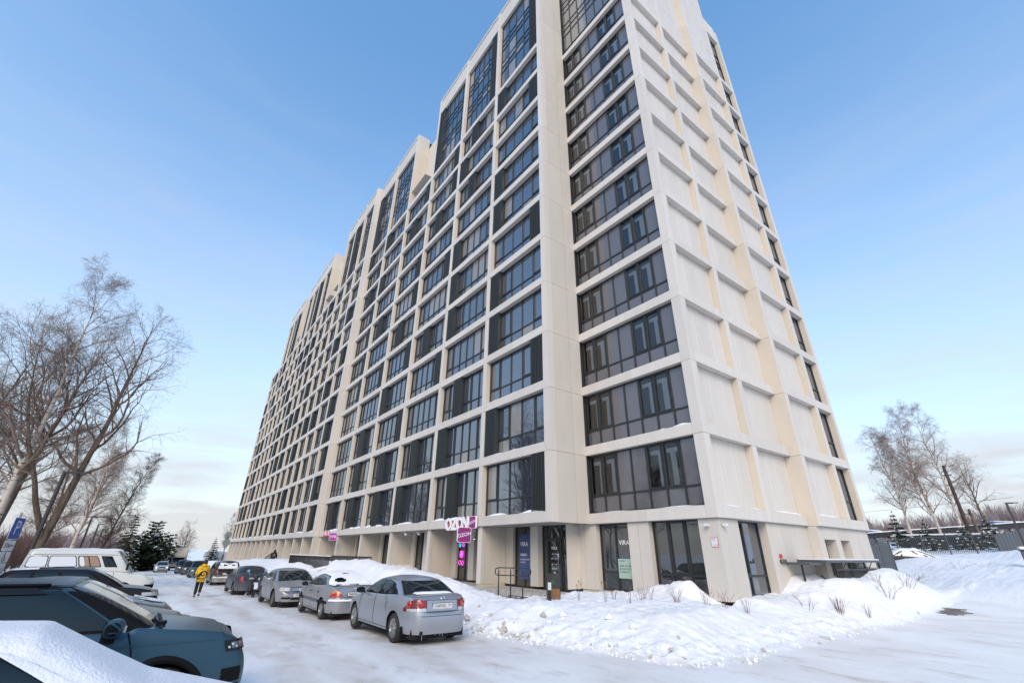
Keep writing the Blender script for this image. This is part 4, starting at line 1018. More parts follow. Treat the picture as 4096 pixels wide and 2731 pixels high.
# 6..8 --- further along the row, facing the camera
def face(c, hl, amber=False, grille=True, lampm=None, txt=None):
    z0, z1, y0 = hl
    for sd in (1, -1): c.patch('headlamp', (c.th_side(c.L / 2 - .22, sd), c.th_end(y0 * sd, True)), z0, z1, lampm or M['clearlamp'], .008)
    if grille: c.endpatch('grille', -.42, .42, z0 - .02, z1, M['lampblack'], True, .006)
    c.endpatch('lower_intake', -.55, .55, .30, .44, M['under'], True, .006)
    if txt is not None: c.plate(txt, .52, True, region='')
c = suv('parked_car', 'teal green boxy off-roader facing the camera, half hidden by the walker', (-55.6, -10.25, road_z(-55) + .01), 0, (.05, .10, .11), L=3.7, W=1.66, wb=2.2, H=1.62, group=PARK_R, rim='steel', hood=.98, belt=1.0); face(c, (.62, .78, .62)); c.mirror(.7, 1.1, M['trim'], False)
c = suv('parked_car', 'dark grey hatchback facing the camera beyond the teal off-roader', (-67.4, -10.2, road_z(-67) + .01), 0, (.04, .045, .055), L=4.0, W=1.7, wb=2.45, H=1.55, group=PARK_R, rim='steel', hood=.92, belt=.98, wr=.31); face(c, (.62, .78, .6)); c.mirror(.85, 1.05, M['trim'], False)
c = suv('parked_car', 'dark blue crossover facing the camera in front of the lorry', (-73.9, -10.5, road_z(-74) + .01), 0, (.04, .055, .085), L=4.5, W=1.82, wb=2.65, H=1.66, group=PARK_R); face(c, (.72, .84, .55)); c.mirror(1.0, 1.15, M['trim'], False)
c = suv('parked_car', 'grey car with snow on its roof parked behind the hatchback', (-84.5, -8.6, road_z(-84) + .01), 0, (.10, .11, .12), L=4.3, W=1.76, wb=2.6, H=1.5, group=PARK_R, wr=.31, hood=.92, belt=.98); c.snow([(.4, -1.7, lambda x: .6, c.top, .1, 4, None)])
# 9 --- car coming up the road with its lamps on
c = sedan('driving_car', 'silver car driving towards the camera with headlamps lit', (-82.6, -12.75, road_z(-82) + .01), 0, (.36, .40, .45), L=4.4, W=1.74, wb=2.6, H=1.47, group=None, hood=.92, deck=1.0, dirt=.4)
c.screen('windscreen', False, M['carglass'], .05, .94, .9); face(c, (.62, .74, .52), lampm=M['lampblack'], txt='')
for sd in (1, -1):
    p = c.P(c.th_end(.72 * sd, True), .68, .012); MB().tube([p, (p[0] + .015, p[1], p[2])], .07, 12).build('lit_lamp', M['lit'], c.root)
c.mirror(.75, .98, c.paint, False)
c = suv('driving_car', 'dark grey people carrier far down the road under the evergreens', (-124, -13.6, road_z(-124) + .01), 0, (.04, .045, .05), L=4.5, W=1.8, wb=2.7, H=1.75); face(c, (.7, .84, .6), txt='')
# 10 --- lorry with a canvas box
t = empty('box_lorry', (-95.3, -10.3, road_z(-95))); tag(t, 'beige lorry with a tall canvas box and a domed wind deflector', 'lorry')
M['canvas'] = mat('grey_canvas', (.24, .22, .20), .8, noise=(1.2, (.30, .28, .25), .4, .7)); M['beigeplastic'] = mat('beige_deflector', (.60, .53, .43), .6)
b = MB(); P = []
for x in (-4.2, .2):
    P.append([(x, y, z) for y, z in ((-1.15, 1.0), (-1.18, 2.2), (-1.15, 3.1), (-.95, 3.5), (-.5, 3.65), (.5, 3.65), (.95, 3.5), (1.15, 3.1), (1.18, 2.2), (1.15, 1.0))])
b.grid(P, 0, False, flip=True); b.poly(list(reversed(P[1]))); b.poly(P[0]); b.build('canvas_box', M['canvas'], t)
b = MB(); P = []
for j in range(8):
    z = 2.05 + 1.45 * j / 7; k = math.sin(math.pi * (.28 + .5 * j / 7))
    P.append([(.25 + (1.1 - .75 * j / 7) * (1 - (v * v) * .35) * k, v * (1.05 - .12 * (j / 7) ** 3), z) for v in np.linspace(-1, 1, 11)])
b.grid(P, 0, True); b.build('wind_deflector', M['beigeplastic'], t)
prof_ = [(-1.3, 1.0), (.3, 1.15), (.75, 1.1), (1.3, .95), (1.7, .8), (1.8, .5)]
b = MB(); P = []
for y in (-.98, -.9, .9, .98):
    e = 0 if abs(y) < .95 else .06
    P.append([(x - e, y, z - e) for x, z in ((.3, .35), (1.75, .35), (1.85, .75), (1.55, 1.05), (1.05, 1.25), (.55, 2.05), (-.4, 2.1), (-.4, .35))])
b.grid(P, 0, False); b.poly(P[0]); b.poly(list(reversed(P[3]))); b.build('cab', paint('lorry_paint', (.42, .40, .36)), t)
MB().quad((1.03, -.82, 1.31), (1.03, .82, 1.31), (.60, .8, 2.0), (.60, -.8, 2.0)).build('windscreen', M['carglass'], t)
for sd in (1, -1):
    MB().tube([(1.80, sd * .7, .8), (1.88, sd * .7, .8)], .12, 14).build('headlamp', M['clearlamp'], t); MB().box(.95, 1.05, sd * 1.05, sd * 1.25, 1.35, 1.75).build('side_mirror', M['trim'], t)
    for x in (1.0, -2.6):
        wl = empty('wheel', (x, sd * .88, .36)); wl.parent = t; MB().lathe([(.0, .11), (.22, .11), (.34, .1), (.36, .05), (.36, -.1)], 20).build('tyre', M['tyre'], wl, rz=0 if sd > 0 else math.pi)
MB().box(-4.2, 1.6, -.5, .5, .35, 1.0).build('chassis', M['under'], t); MB().box(1.78, 1.93, -.95, .95, .38, .62).build('bumper', M['trim'], t)
# ---------------- left row, noses out to the road (+y)
# A: car under fresh snow, nearest
SNX, SNY = 2.62, -16.42
c = sedan('parked_car', 'car buried under smooth fresh snow, nearest the camera at lower left', (SNX, SNY, -.03), R(90), (.02, .045, .05), L=4.4, W=1.74, wb=2.6, H=1.47, group=PARK_L, hood=.86, deck=1.02, dirt=.1)
c.screen('windscreen', False, M['carglass'], .05, .94, .9)
def rw(x): return float(np.interp(x, [-2.2, -1.4, -.95, .2, .55, 1.15, 1.6, 2.1, 2.22], [.78, .76, .63, .63, .68, .82, .84, .80, .6]))
def tz(x, y): return float(np.interp(x, [-2.2, -1.5, -1.0, -.3, .28, 1.15, 1.6, 2.0, 2.15, 2.22], [1.02, 1.08, 1.41, 1.46, 1.43, .96, .83, .72, .63, .50]))
def snow_sheet(c, wf, zf, th, x0, x1, nx_=90, ny_=70, name='snow_cover', seed=2, flank=None):
    b = MB(); P = []
    for i in range(nx_ + 1):
        x = x0 + (x1 - x0) * i / nx_; row = []
        for j in range(ny_ + 1):
            v = -1 + 2 * j / ny_; ed = 1 - abs(v)
            y = v * (wf(x) + .03 * float(fbm(np.array(x * 5.0), np.array(v * 1.0), 91, 3)))
            rf = min(1, ed * 9)
            z = zf(x, y) - .16 * abs(v) ** 5 + th * (rf ** .5) * (1 + .25 * float(fbm(np.array(x * 1.6), np.array(y * 1.6), seed, 2))) + (.012 * float(fbm(np.array(x * 24), np.array(y * 24), seed + 5, 2)) if ed < .3 else 0)
            row.append((x, y, z))
        P.append(row)
    b.grid(P, 0, True, flip=True); return b.build(name, M['freshsnow'], c.root)
M['freshsnow'] = mat('fresh_snow', (.79, .795, .82), .7, spec=.2, bump=(38, .6, .03))
snow_sheet(c, rw, tz, .075, -2.2, 2.2)
# clinging snow on the flanks, leaving a strip of the side glass free
b = MB()
for sd in (1, -1):
    P = []
    for i in range(61):
        x = -1.9 + 3.9 * i / 60; P.append([tuple(float(q) for q in c.P(c.th_side(x, sd), min(z, c.ztop(x) - .02), .018 + .012 * float(fbm(np.array(x * 9), np.array(z * 9), 3, 2)))) for z in (.45, .6, .75, .86, .93, .985)])
    b.grid(P, 0, True, flip=sd > 0)
    P = []
    for i in range(61):
        sf = .02 + .14 * i / 60; P.append([c.G(sf=sf, h=h, off=.02, side=sd) for h in np.linspace(.1, 1, 9)])
    b.grid(P, 0, True, flip=sd > 0)
    P = []
    for i in range(81):
        sf = .1 + .85 * i / 80; lo = .90 + .13 * float(fbm(np.array(sf * 26), np.array(0.), 5, 3)) - .05 * (sf < .2)
        P.append([c.G(sf=sf, h=lo + (1.02 - lo) * q / 5, off=.022 if q else .008, side=sd) for q in range(6)])
    b.grid(P, 0, True, flip=sd > 0)
o = b.build('side_snow', M['freshsnow'], c.root)
# B: blue SUV
c = suv('parked_car', 'blue grey off-road car with a dark roof, beside the snow covered car', (-.12, -16.42, .0), R(90), (.034, .082, .118), L=4.78, W=1.92, wb=2.78, H=1.72, group=PARK_L, hood=1.17, belt=1.17, nose=((.5, .06), (.2, .11), (.05, .16)), wr=.37, hoodlen=1.30, rear_rake=.35, n=6.5, dirt=.12, win=((.095, .45), (.49, .74), (.77, .9)), paintkw=dict(metal=.4, rough=.32), glass=mat('teal_car_glass', (.010, .020, .026), .04, ior=1.38))
MB_r = MB(); rows = []
for v in np.linspace(.01, .99, 24):
    l = c.G(sf=v, h=1, side=1); r = c.G(sf=v, h=1, side=-1); rows.append([(l[0], l[1] + (r[1] - l[1]) * f, l[2] + .049 * (1 - (2 * f - 1) ** 2) + .004) for f in np.linspace(0, 1, 9)])
MB_r.grid(rows, 0, True).build('roof_panel', paint('dark_blue_roof', (.012, .014, .03), dirt=.1), c.root)
c.sidewin('roof_side', .0, 1.0, M['trim'], .90, 1.0, .005)
c.sidewin('pillar_panel', .015, .085, M['trim'], .0, .97, .004)
for sd in (1, -1):
    b = MB(); b.tube([c.G(sf=f, h=1.0, off=.035, side=sd) for f in np.linspace(.1, .9, 16)], .018, 6); b.build('roof_rail', M['trim'], c.root)
    b = MB(); P = [[c.G(sf=f, h=h, off=.02 + .01 * (1 - abs(h - .87) / .07), side=sd) for f in np.linspace(.17, .46, 14)] for h in (.80, .86, .93)]
    b.grid(P, 0, True, flip=sd > 0); b.build('wind_deflector', M['lampblack'], c.root)
    b = MB(); P = [[c.G(sf=f, h=h, off=.02, side=sd) for f in np.linspace(.49, .74, 14)] for h in (.80, .86, .93)]
    b.grid(P, 0, True, flip=sd > 0); b.build('wind_deflector', M['lampblack'], c.root)
    o = c.patch('headlamp', (c.th_side(2.12, sd), c.th_end(.60 * sd, True)), .845, .975, M['lampblack'], .010)
    c.patch('lamp_lens', (c.th_side(2.2, sd), c.th_end(.72 * sd, True)), .875, .945, M['darklens'], .013, o)
    for q in range(4): c.patch('lamp_element', (c.th_side(2.15 + .05 * q, sd), c.th_side(2.18 + .05 * q, sd)), .88 + .03 * (q % 2), .905 + .03 * (q % 2), M['chrome'], .016, o)
    for z0, z1 in ((.50, .66), (.32, .47)): c.patch('bumper_vent', (c.th_end(.93 * sd, True), c.th_end(.80 * sd, True)), z0, z1, M['trim'], .012)
        # flared arch with a black liner
    b = MB(); P = []
    for a in np.linspace(-.05, math.pi + .05, 25):
        row = []
        for rr_, of in ((1.14, .012), (1.18, .03), (1.34, .032), (1.37, .004)):
            x = c.wb / 2 + c.wr * rr_ * math.cos(a); z = c.wr + c.wr * rr_ * math.sin(a); row.append(c.P(c.th_side(x, sd), max(.22, z), of))
        P.append(row)
    b.grid(P, 0, True, flip=sd < 0); b.build('arch_trim', M['trim'], c.root)
    c.patch('waist_crease', (c.th_side(2.0, sd), c.th_side(-2.0, sd)), 1.0, 1.012, c.paint, .010)
    b = MB(); b.box(.66, .80, sd * .93, sd * 1.02, 1.06, 1.15); b.build('mirror_foot', M['trim'], c.root)
    P = []
    for i in range(8):
        f = i / 7; k = math.sin(math.pi * (.16 + .70 * f)) ** .45
        P.append([(.77 + .105 * math.cos(q) * k - .02 * f, sd * (.99 + .24 * f), 1.225 + .105 * (abs(math.sin(q)) ** .7) * (1 if math.sin(q) > 0 else -1) * k) for q in np.linspace(0, 2 * math.pi, 17)])
    b = MB().grid(P, 0, True, flip=sd < 0); o = b.build('side_mirror', c.paint, c.root)
    MB().box(.855, .88, sd * 1.05, sd * 1.14, 1.18, 1.25).build('mirror_indicator', M['clearlamp'], o); MB().box(.66, .67, sd * 1.02, sd * 1.19, 1.15, 1.30).build('mirror_glass', M['carglass'], o)
sills(c, [(1.02, .3, 1.15, lambda f: .12 * math.sin(f * 2.6) - .08), (-.22, .3, 1.15, None), (-1.2, .6, 1.15, lambda f: .1 * f)])
b = MB(); b.tube([c.G(yf=-.72, h=.02, off=.03), c.G(yf=-.3, h=.07, off=.03), c.G(yf=.05, h=.06, off=.03)], .016, 5).box(1.14, 1.28, -.75, .75, 1.165, 1.175).tube([(1.2, -.72, 1.19), (1.28, -.55, 1.2)], .03, 6); b.build('wiper', M['trim'], c.root)
b = MB(); P = [[(x, y, c.ztop(x) + .035 * (1 - (y / .93) ** 2) + .004) for y in np.linspace(-.86, .86, 9)] for x in (1.22, 1.26)]
b.grid(P, 0, True); P = [[(1.31 + (2.2 - 1.31) * i / 12, sd_ * (.80 - .03 * math.sin(i / 12 * 3)), c.ztop(1.31 + (2.2 - 1.31) * i / 12) + .012) for sd_ in (1,)] for i in range(13)]
b.build('bonnet_seam', M['trim'], c.root)
# C: dark saloon with amber indicator
c = sedan('parked_car', 'dark saloon with an amber corner indicator, behind the blue off-roader', (-4.2, -16.62, road_z(-4) + .01), R(90), (.022, .022, .032), L=4.5, W=1.74, wb=2.65, H=1.44, group=PARK_L, hood=.93, deck=1.0, dirt=.12)
c.screen('windscreen', False, M['carglass'], .05, .94, .9)
for sd in (1, -1):
    o = c.patch('headlamp', (c.th_side(1.78, sd), c.th_end(.55 * sd, True)), .585, lambda f: .70 - .03 * f, mat('yellowed_lamp', (.46, .42, .30), .2, .2, coat=1), .009)
    c.patch('indicator_lamp', (c.th_side(1.80, sd), c.th_side(1.97, sd)), .60, .675, M['amber'], .013, o)
MB().tube([c.G(yf=-.6, h=.03, off=.03), c.G(yf=-.2, h=.10, off=.04), c.G(yf=.1, h=.07, off=.04)], .02, 5).tube([c.G(yf=-.1, h=.03, off=.03), c.G(yf=.3, h=.10, off=.03)], .014, 5).build('wiper', M['trim'], c.root)
c.snow([(1.12, .95, lambda x: .45, c.top, .03, 5, lambda x, v: -.05)])
# D: frosty bonnet
c = sedan('parked_car', 'dark saloon with a frosty bonnet, mostly hidden behind its neighbour', (-7.5, -16.75, road_z(-7.5) + .01), R(90), (.10, .11, .125), L=4.5, W=1.72, wb=2.6, H=1.42, group=PARK_L, hood=.92, deck=.99, dirt=.1)
c.screen('windscreen', False, M['carglass'], .05, .94, .9)
c.snow([(1.25, 1.9, lambda x: .7, lambda x, y: c.ztop(x) + .035, .012, 5, lambda x, v: .16)])
# E: black crossover
c = suv('parked_car', 'black crossover with clear headlamps parked in front of the white van', (-12.95, -17.0, road_z(-13) + .01), R(90), (.010, .010, .014), L=4.5, W=1.78, wb=2.6, H=1.56, group=PARK_L, hood=.98, belt=1.02, rear_rake=.5, hoodlen=1.15, dirt=.10, spokes=7)
for sd in (1, -1):
    c.patch('headlamp', (c.th_side(1.75, sd), c.th_end(.62 * sd, True)), lambda f: .70 + .02 * (1 - f), lambda f: .815 - .0 * f, M['clearlamp'], .010)
    c.patch('side_repeater', (c.th_side(1.22, sd), c.th_side(1.30, sd)), .80, .825, M['clearlamp'], .012)
c.mirror(.78, 1.06, M['trim'], False)
MB().box(-2.3, -2.0, -.6, .6, 1.50, 1.535).build('roof_spoiler', M['trim'], c.root)
c.snow([(-.2, -1.7, lambda x: .60, c.top, .03, 6, lambda x, v: -.06)])
# F: white minibus
c = Car('minibus', 'white minibus with blanked rear side windows and snow on the roof', 'minibus', (-25.3, -17.45, road_z(-25)), R(90), (.66, .67, .62), 5.5, 2.02, [(-2.75, .8), (-2.73, 1.22), (-2.6, 1.27), (1.0, 1.25), (1.35, 1.22), (1.75, 1.16), (2.2, 1.05), (2.55, .93), (2.70, .82), (2.75, .6)], 2.9, belt_w=.97, roof=((1.72, -2.72, .985), (.92, -2.62, .86), lambda x: 2.2 - .02 * (x + .8) ** 2 * .3), wr=.34, n=7, ng=(16, 12), group=PARK_L, dirt=.2, zlow=.34, round=False)
b = c.body(); c.cabin(b); c.finish_body(b); c.wheels('steel', 5, .2)
M['blank'] = mat('white_window_blank', (.72, .73, .74), .35); M['orange_curtain'] = mat('orange_curtain', (.34, .19, .11), .25, coat=.8)
def rrect(s0, s1, h0, h1, sd, off, rr=.22):
    P = []; n_ = 5
    for (cs, ch, a0) in ((s1, h1, 0), (s0, h1, 90), (s0, h0, 180), (s1, h0, 270)):
        for q in range(n_ + 1):
            a = R(a0 + 90 * q / n_); ds = .012 * 1.0; dh = rr * .45
            ux = cs + (-.018 if cs == s1 else .018) + .018 * math.cos(a); uh = ch + (-dh if ch == h1 else dh) + dh * math.sin(a); P.append(c.G(sf=ux, h=uh, off=off, side=sd))
    return P if sd < 0 else P[::-1]
for sd in (1, -1):
    for nm, s0, s1, m_ in (('rear_side_window', .79, .96, M['blank']), ('middle_side_window', .52, .765, M['blank']), ('sliding_window', .295, .49, M['orange_curtain'])):
        f = MB().poly(rrect(s0 - .008, s1 + .008, .20, .74, sd, .010)).build(nm, M['trim'], c.root); MB().poly(rrect(s0, s1, .23, .71, sd, .016)).build('pane', m_, f)
        if nm == 'sliding_window': MB().poly(rrect(.44, .485, .24, .70, sd, .019)).build('pane', M['blank'], f); c.sidewin('sash_bar', .385, .395, M['trim'], .21, .73, .022, sides=(sd,), parent=f)
    c.sidewin('front_door_window', .135, .255, M['trim'], .20, .74, .010, sides=(sd,)); c.sidewin('cab_window', .205, .250, M['carglass'], .23, .71, .016, sides=(sd,)); c.sidewin('vent_window', .145, .198, M['carglass'], .23, .71, .016, sides=(sd,), taper=lambda f: .45 + .55 * f)
    bx_ = MB(); P = []
    for i in range(13):
        sf = .0 + 1.0 * i / 12; P.append([c.G(sf=min(.985, max(.015, sf)), h=h, off=.012, side=sd) for h in (.80, .815)])
    bx_.grid(P, 0, True); bx_.build('gutter', M['trim'], c.root)
    for x in (1.0, .35): bx_ = c.seam(x, .4, 1.2, sd); bx_.build('door_seam', M['trim'], c.root)
    p = c.P(c.th_end(.78 * sd, True), .74, .0); MB().tube([(p[0] - .02, p[1], p[2]), (p[0] + .03, p[1], p[2]), (p[0] + .045, p[1], p[2])], [.135, .125, .06], 18).build('headlamp', M['clearlamp'], c.root)
    c.patch('bumper_corner', (c.th_side(2.35, sd), c.th_end(.0, True)), .42, .60, M['trim'], .03)
    MB().box(1.35, 1.45, sd * 1.03, sd * 1.22, 1.30, 1.62).build('side_mirror', M['trim'], c.root)
c.screen('windscreen', False, M['carglass'], .06, .72, .88); c.endpatch('grille', -.5, .5, .62, .84, M['trim'], True, .01)
c.snow([(1.2, -2.6, lambda x: .86, lambda x, y: (2.2 - .006 * (x + .8) ** 2 + .04 * (1 - (y / .86) ** 2)) if x < .92 else 2.18 - (x - .92) * .9, .07, 4, None), (1.05, 1.45, lambda x: .7, lambda x, y: 2.2 - (x - .95) * .75, .05, 7, lambda x, v: .05)])
# buried car beyond the lane on the east side
c = sedan('parked_car', 'black car half buried in snow below the far fence', (-3.6, 35.2, gz(-3.6, 35.2) - .82), R(35), (.012, .012, .014), L=4.5, W=1.74, wb=2.65, H=1.45, hood=.92, deck=1.0)
c.screen('windscreen', False, M['carglass'])
c.snow([(2.1, -2.15, lambda x: float(np.interp(x, [-2.2, -1.4, -.95, .2, 1.15, 2.1], [.8, .8, .68, .68, .85, .8])), c.top, .17, 6, None)])
for sd in (1, -1):
    P = []; b = MB()
    for i in range(41):
        sf = .02 + .96 * i / 40; P.append([c.G(sf=sf, h=h, off=.05, side=sd) for h in (.0, .3, .6, .9, 1.05)])
    for i in range(40):
        for j in range(4):
            if fbm(np.array(i * .28), np.array(j * .5 + sd), 9, 2) > -.28: b.quad(P[i][j], P[i + 1][j], P[i + 1][j + 1], P[i][j + 1], 0, True)
    b.build('side_snow', M['snow'], c.root)

# ================================================================ TREES AND SHRUBS
def bark(name, col, col2, scale, lo, hi, stretch=(1, 1, 1)): return mat(name, col, .9, noise=(scale, col2, lo, hi, stretch), spec=.2)
M['bark'] = bark('brown_bark', (.15, .115, .085), (.08, .06, .046), 7, .4, .65, (1, 1, .25))
M['birch'] = bark('birch_bark', (.52, .46, .39), (.06, .05, .045), 3.2, .57, .66, (.8, .8, 3.2))
M['twig'] = mat('brown_twigs', (.155, .115, .09), .9, spec=.1, rand=.15); M['twig_birch'] = mat('birch_twigs', (.25, .19, .16), .9, spec=.1, rand=.15)
M['needle'] = mat('dark_needles', (.022, .040, .026), .8, noise=(1.5, (.045, .06, .03), .4, .65), spec=.2)
M['needle_snow'] = mat('snowy_needles', (.60, .62, .64), .8)
def tree_meshes(seed, H, kind='birch', spread=.32, trunk_r=.22, lean=.0, dens=1.0, first=.28, fork=0, droop=.5, up=.75, levels=4):
    """a bare winter tree: a tapered trunk mesh and a crown mesh of limbs, boughs and fine twigs"""
    rn = np.random.RandomState(seed); rt = random.Random(seed)
    tr_ = MB(); cr = MB()
    segs = []                                            # twig segments gathered for one vectorised mesh
    def limb(p, d, L, r, lvl, bb):
        n = max(3, int(L / (.55 if lvl < 2 else .35))); n = min(n, 12)
        pts = [p.copy()]; rad = [r]; dirs = []; d = d.normalized(); st = L / n
        for i in range(n):
            wob = .10 if lvl < 1 else .20
            d = (d + Vector((rt.gauss(0, wob), rt.gauss(0, wob), rt.gauss(0, wob)))).normalized()
            if lvl == 1: d = (d + Vector((0, 0, .10 * up))).normalized()
            if lvl == 2: d = (d + Vector((0, 0, .05 * up - .03 * droop))).normalized()
            if lvl >= 3: d = (d + Vector((0, 0, -.16 * droop))).normalized()
            p = p + d * st; pts.append(p.copy()); dirs.append(d.copy()); rad.append(max(r * (1 - (i + 1) / n) ** .8, .006 if lvl < 3 else .003))
        if lvl < 3: bb.tube(pts, rad, (8, 6, 4)[lvl], cap=False)
        else:
            for i in range(n): segs.append((pts[i], pts[i + 1], rad[i], rad[i + 1]))
        return pts, dirs, rad
    def children(pts, dirs, rad, L, lvl):
        if lvl >= levels: return
        n = len(pts) - 1
        cnt = {0: int(26 * dens), 1: int(9 * dens), 2: int(7 * dens), 3: int(5 * dens)}[lvl]
        for c in range(cnt):
            f = (first + (1 - first) * (c + rt.random()) / cnt) if lvl == 0 else (.18 + .82 * (c + rt.random()) / cnt)
            i = min(n - 1, int(f * n)); q = pts[i] + (pts[i + 1] - pts[i]) * (f * n - i); d0 = dirs[i]
            a = rt.uniform(0, 6.283) if lvl else c * 2.4 + rt.uniform(-.5, .5)
            ref = Vector((1, 0, 0)) if abs(d0.x) < .8 else Vector((0, 1, 0)); e1 = d0.cross(ref).normalized(); e2 = d0.cross(e1)
            tilt = (rt.uniform(.55, .95) if lvl == 0 else rt.uniform(.45, .95))
            d = d0 * math.cos(tilt) + (e1 * math.cos(a) + e2 * math.sin(a)) * math.sin(tilt)
            if lvl == 0: l = H * spread * (1.15 - .85 * f) * rt.uniform(.7, 1.2) * (1 if f > first + .05 else .8)
            else: l = L * (.62 - .30 * f) * rt.uniform(.7, 1.25)
            l = max(l, .3); r = max(.003, min(rad[i] * .6, l * (.017 if lvl < 2 else .009)))
            limb_rec(q, d, l, r, lvl + 1)
    def limb_rec(p, d, L, r, lvl):
        pts, dirs, rad = limb(p, d, L, r, lvl, cr); children(pts, dirs, rad, L, lvl)
    d0 = Vector((lean * rt.uniform(-1, 1), lean * rt.uniform(-1, 1), 1))
    n = 14; pts = [Vector((0, 0, -.6))]; dirs = []; rad = [trunk_r * 1.25]; p = pts[0]; d = d0.normalized()
    for i in range(n):
        d = (d + Vector((rt.gauss(0, .045), rt.gauss(0, .045), .05))).normalized(); p = p + d * ((H + .6) / n); pts.append(p.copy()); dirs.append(d.copy()); rad.append(max(.012, trunk_r * (1 - ((i + 1) / n) ** 1.15)))
    tr_.tube(pts, rad, 9, cap=False); children(pts, dirs, rad, H, 0)
    for k in range(fork):
        f = rt.uniform(.12, .3); i = int(f * n); a = rt.uniform(0, 6.28); d = (Vector((math.cos(a), math.sin(a), 2.0))).normalized()
        pp = [pts[i].copy()]; dd = []; rr_ = [rad[i] * .72]; q = pp[0]; m_ = 11
        for j in range(m_):
            d = (d + Vector((rt.gauss(0, .06), rt.gauss(0, .06), .06))).normalized(); q = q + d * (H * (1 - f) * .9 / m_); pp.append(q.copy()); dd.append(d.copy()); rr_.append(max(.012, rad[i] * .72 * (1 - ((j + 1) / m_) ** 1.1)))
        tr_.tube(pp, rr_, 8, cap=False); children(pp, dd, rr_, H * .8, 0)
    # fine twigs as three-sided slivers
    A = np.array([[*a, *b_] for a, b_, _, _ in segs]); r0 = np.array([x[2] for x in segs]); r1 = np.array([x[3] for x in segs])
    base = len(cr.v)
    if len(A):
        a, b_ = A[:, :3], A[:, 3:]; t = b_ - a; t /= np.linalg.norm(t, axis=1, keepdims=True) + 1e-9
        ref = np.where(np.abs(t[:, :1]) < .8, np.array([[1., 0, 0]]), np.array([[0, 1., 0]])); e1 = np.cross(t, ref); e1 /= np.linalg.norm(e1, axis=1, keepdims=True); e2 = np.cross(t, e1)
        vs_ = []
        for (pt, rr_) in ((a, r0), (b_, r1)):
            for k in range(3):
                an = 2 * math.pi * k / 3; vs_.append(pt + (e1 * math.cos(an) + e2 * math.sin(an)) * rr_[:, None])
        V = np.stack(vs_, 1).reshape(-1, 3); cr.v += [tuple(x) for x in V.tolist()]
        for i in range(len(A)):
            o = base + i * 6
            for k in range(3): cr.f.append((o + k, o + (k + 1) % 3, o + 3 + (k + 1) % 3, o + 3 + k))
        cr.m += [0] * (3 * len(A)); cr.sm += [False] * (3 * len(A))
    bk, tw = (M['birch'], M['twig_birch']) if kind == 'birch' else (M['bark'], M['twig'])
    # upper limbs of a birch are brown, so the crown takes the twig colour
    return tr_.mesh('trunk', bk), cr.mesh('crown', tw)
def put_tree(name, label, meshes, loc, rz, sc, group=None, cat='tree'):
    t = empty(name, loc, rz); t.scale = (sc,) * 3; tag(t, label, cat, group); inst('trunk', meshes[0], t); inst('crown', meshes[1], t); return t
TB = tree_meshes(11, 17, 'birch', .30, .20, .06, 1.0, .26, 0, .9, .9)
TB2 = tree_meshes(23, 15, 'birch', .26, .19, .05, 1.05, .22, 1, .7, .9)
TP = tree_meshes(5, 17, 'poplar', .42, .25, .10, .84, .30, 1, .25, 1.1)
TP2 = tree_meshes(8, 16, 'poplar', .38, .24, .12, .82, .34, 0, .3, 1.1)
TL = tree_meshes(31, 17, 'larch', .21, .20, .02, 2.2, .12, 0, .5, .15, levels=3)
TS = tree_meshes(47, 6, 'bare', .50, .13, .1, .8, .2, 1, .35, .7, levels=3)
GT = 'bare trees along the left side of the road'
put_tree('bare_tree', 'big dark-barked bare tree leaning out over the minibus, its limbs spread widest', TP, (-29.5, -20.6, gz(-29.5, -20.6)), R(205), 1.02, GT)
put_tree('bare_tree', 'dark-trunked bare tree just left of the widest spreading one', TP2, (-31.5, -23.2, gz(-31.5, -23.2)), R(70), 1.08, GT)
put_tree('birch_tree', 'tall birch with a pale trunk at the far left of the road', TB, (-29.5, -22.6, gz(-29.5, -22.6)), R(10), 1.08, GT)
put_tree('birch_tree', 'pale birch stem behind the parking sign', TB2, (-35.5, -23.5, gz(-35, -23)), R(150), .98, GT)
put_tree('birch_tree', 'birch with a mottled trunk behind the roof of the minibus', TB2, (-58.0, -21.6, gz(-58, -21.6)), R(40), 1.02, GT)
put_tree('larch_tree', 'dark feathery bare larch beside the mottled birch', TL, (-63.5, -19.6, gz(-63.5, -19.6)), R(0), .80, GT)
put_tree('larch_tree', 'second feathery larch partly behind the first, further from the road', TL, (-60.0, -24.0, gz(-60, -24)), R(80), .9, GT)
put_tree('bare_tree', 'bare brown tree at the far left edge behind the parking sign', TP2, (-39, -27.5, gz(-39, -27)), R(300), 1.0, GT)
put_tree('birch_tree', 'slim birch filling the gap at the left edge of the picture', TB, (-36, -28.5, gz(-36, -28)), R(200), .9, GT)
put_tree('bare_tree', 'low spreading bare tree beyond the evergreens at the end of the road', TS, (-108, -9.3, gz(-108, -9.3)), R(30), 1.35)
put_tree('birch_tree', 'reddish brown birch beside the far left end of the block', TB, (-132, .5, gz(-132, .5)), R(60), .62)
put_tree('birch_tree', 'smaller birch behind the reddish one past the end of the block', TB2, (-142, 4, gz(-142, 4)), R(60), .55)
GE = 'birches beyond the east lane'
put_tree('birch_tree', 'slanting birch on the right, nearer the block', TB2, (-8.2, 70, gz(-8.2, 70)), R(120), 1.22, GE)
put_tree('birch_tree', 'broad white-limbed birch beside the wooden pole', TB, (-6.6, 74, gz(-6.6, 74)), R(250), 1.12, GE)
put_tree('birch_tree', 'birch with a wide thin crown at the right of the wooden pole', TP2, (-4.6, 78, gz(-4.6, 78)), R(15), .78, GE)
put_tree('birch_tree', 'leftmost birch on the right side, its twigs reaching behind the end wall', TB, (-10.6, 66.5, gz(-10.6, 66.5)), R(200), .92, GE)
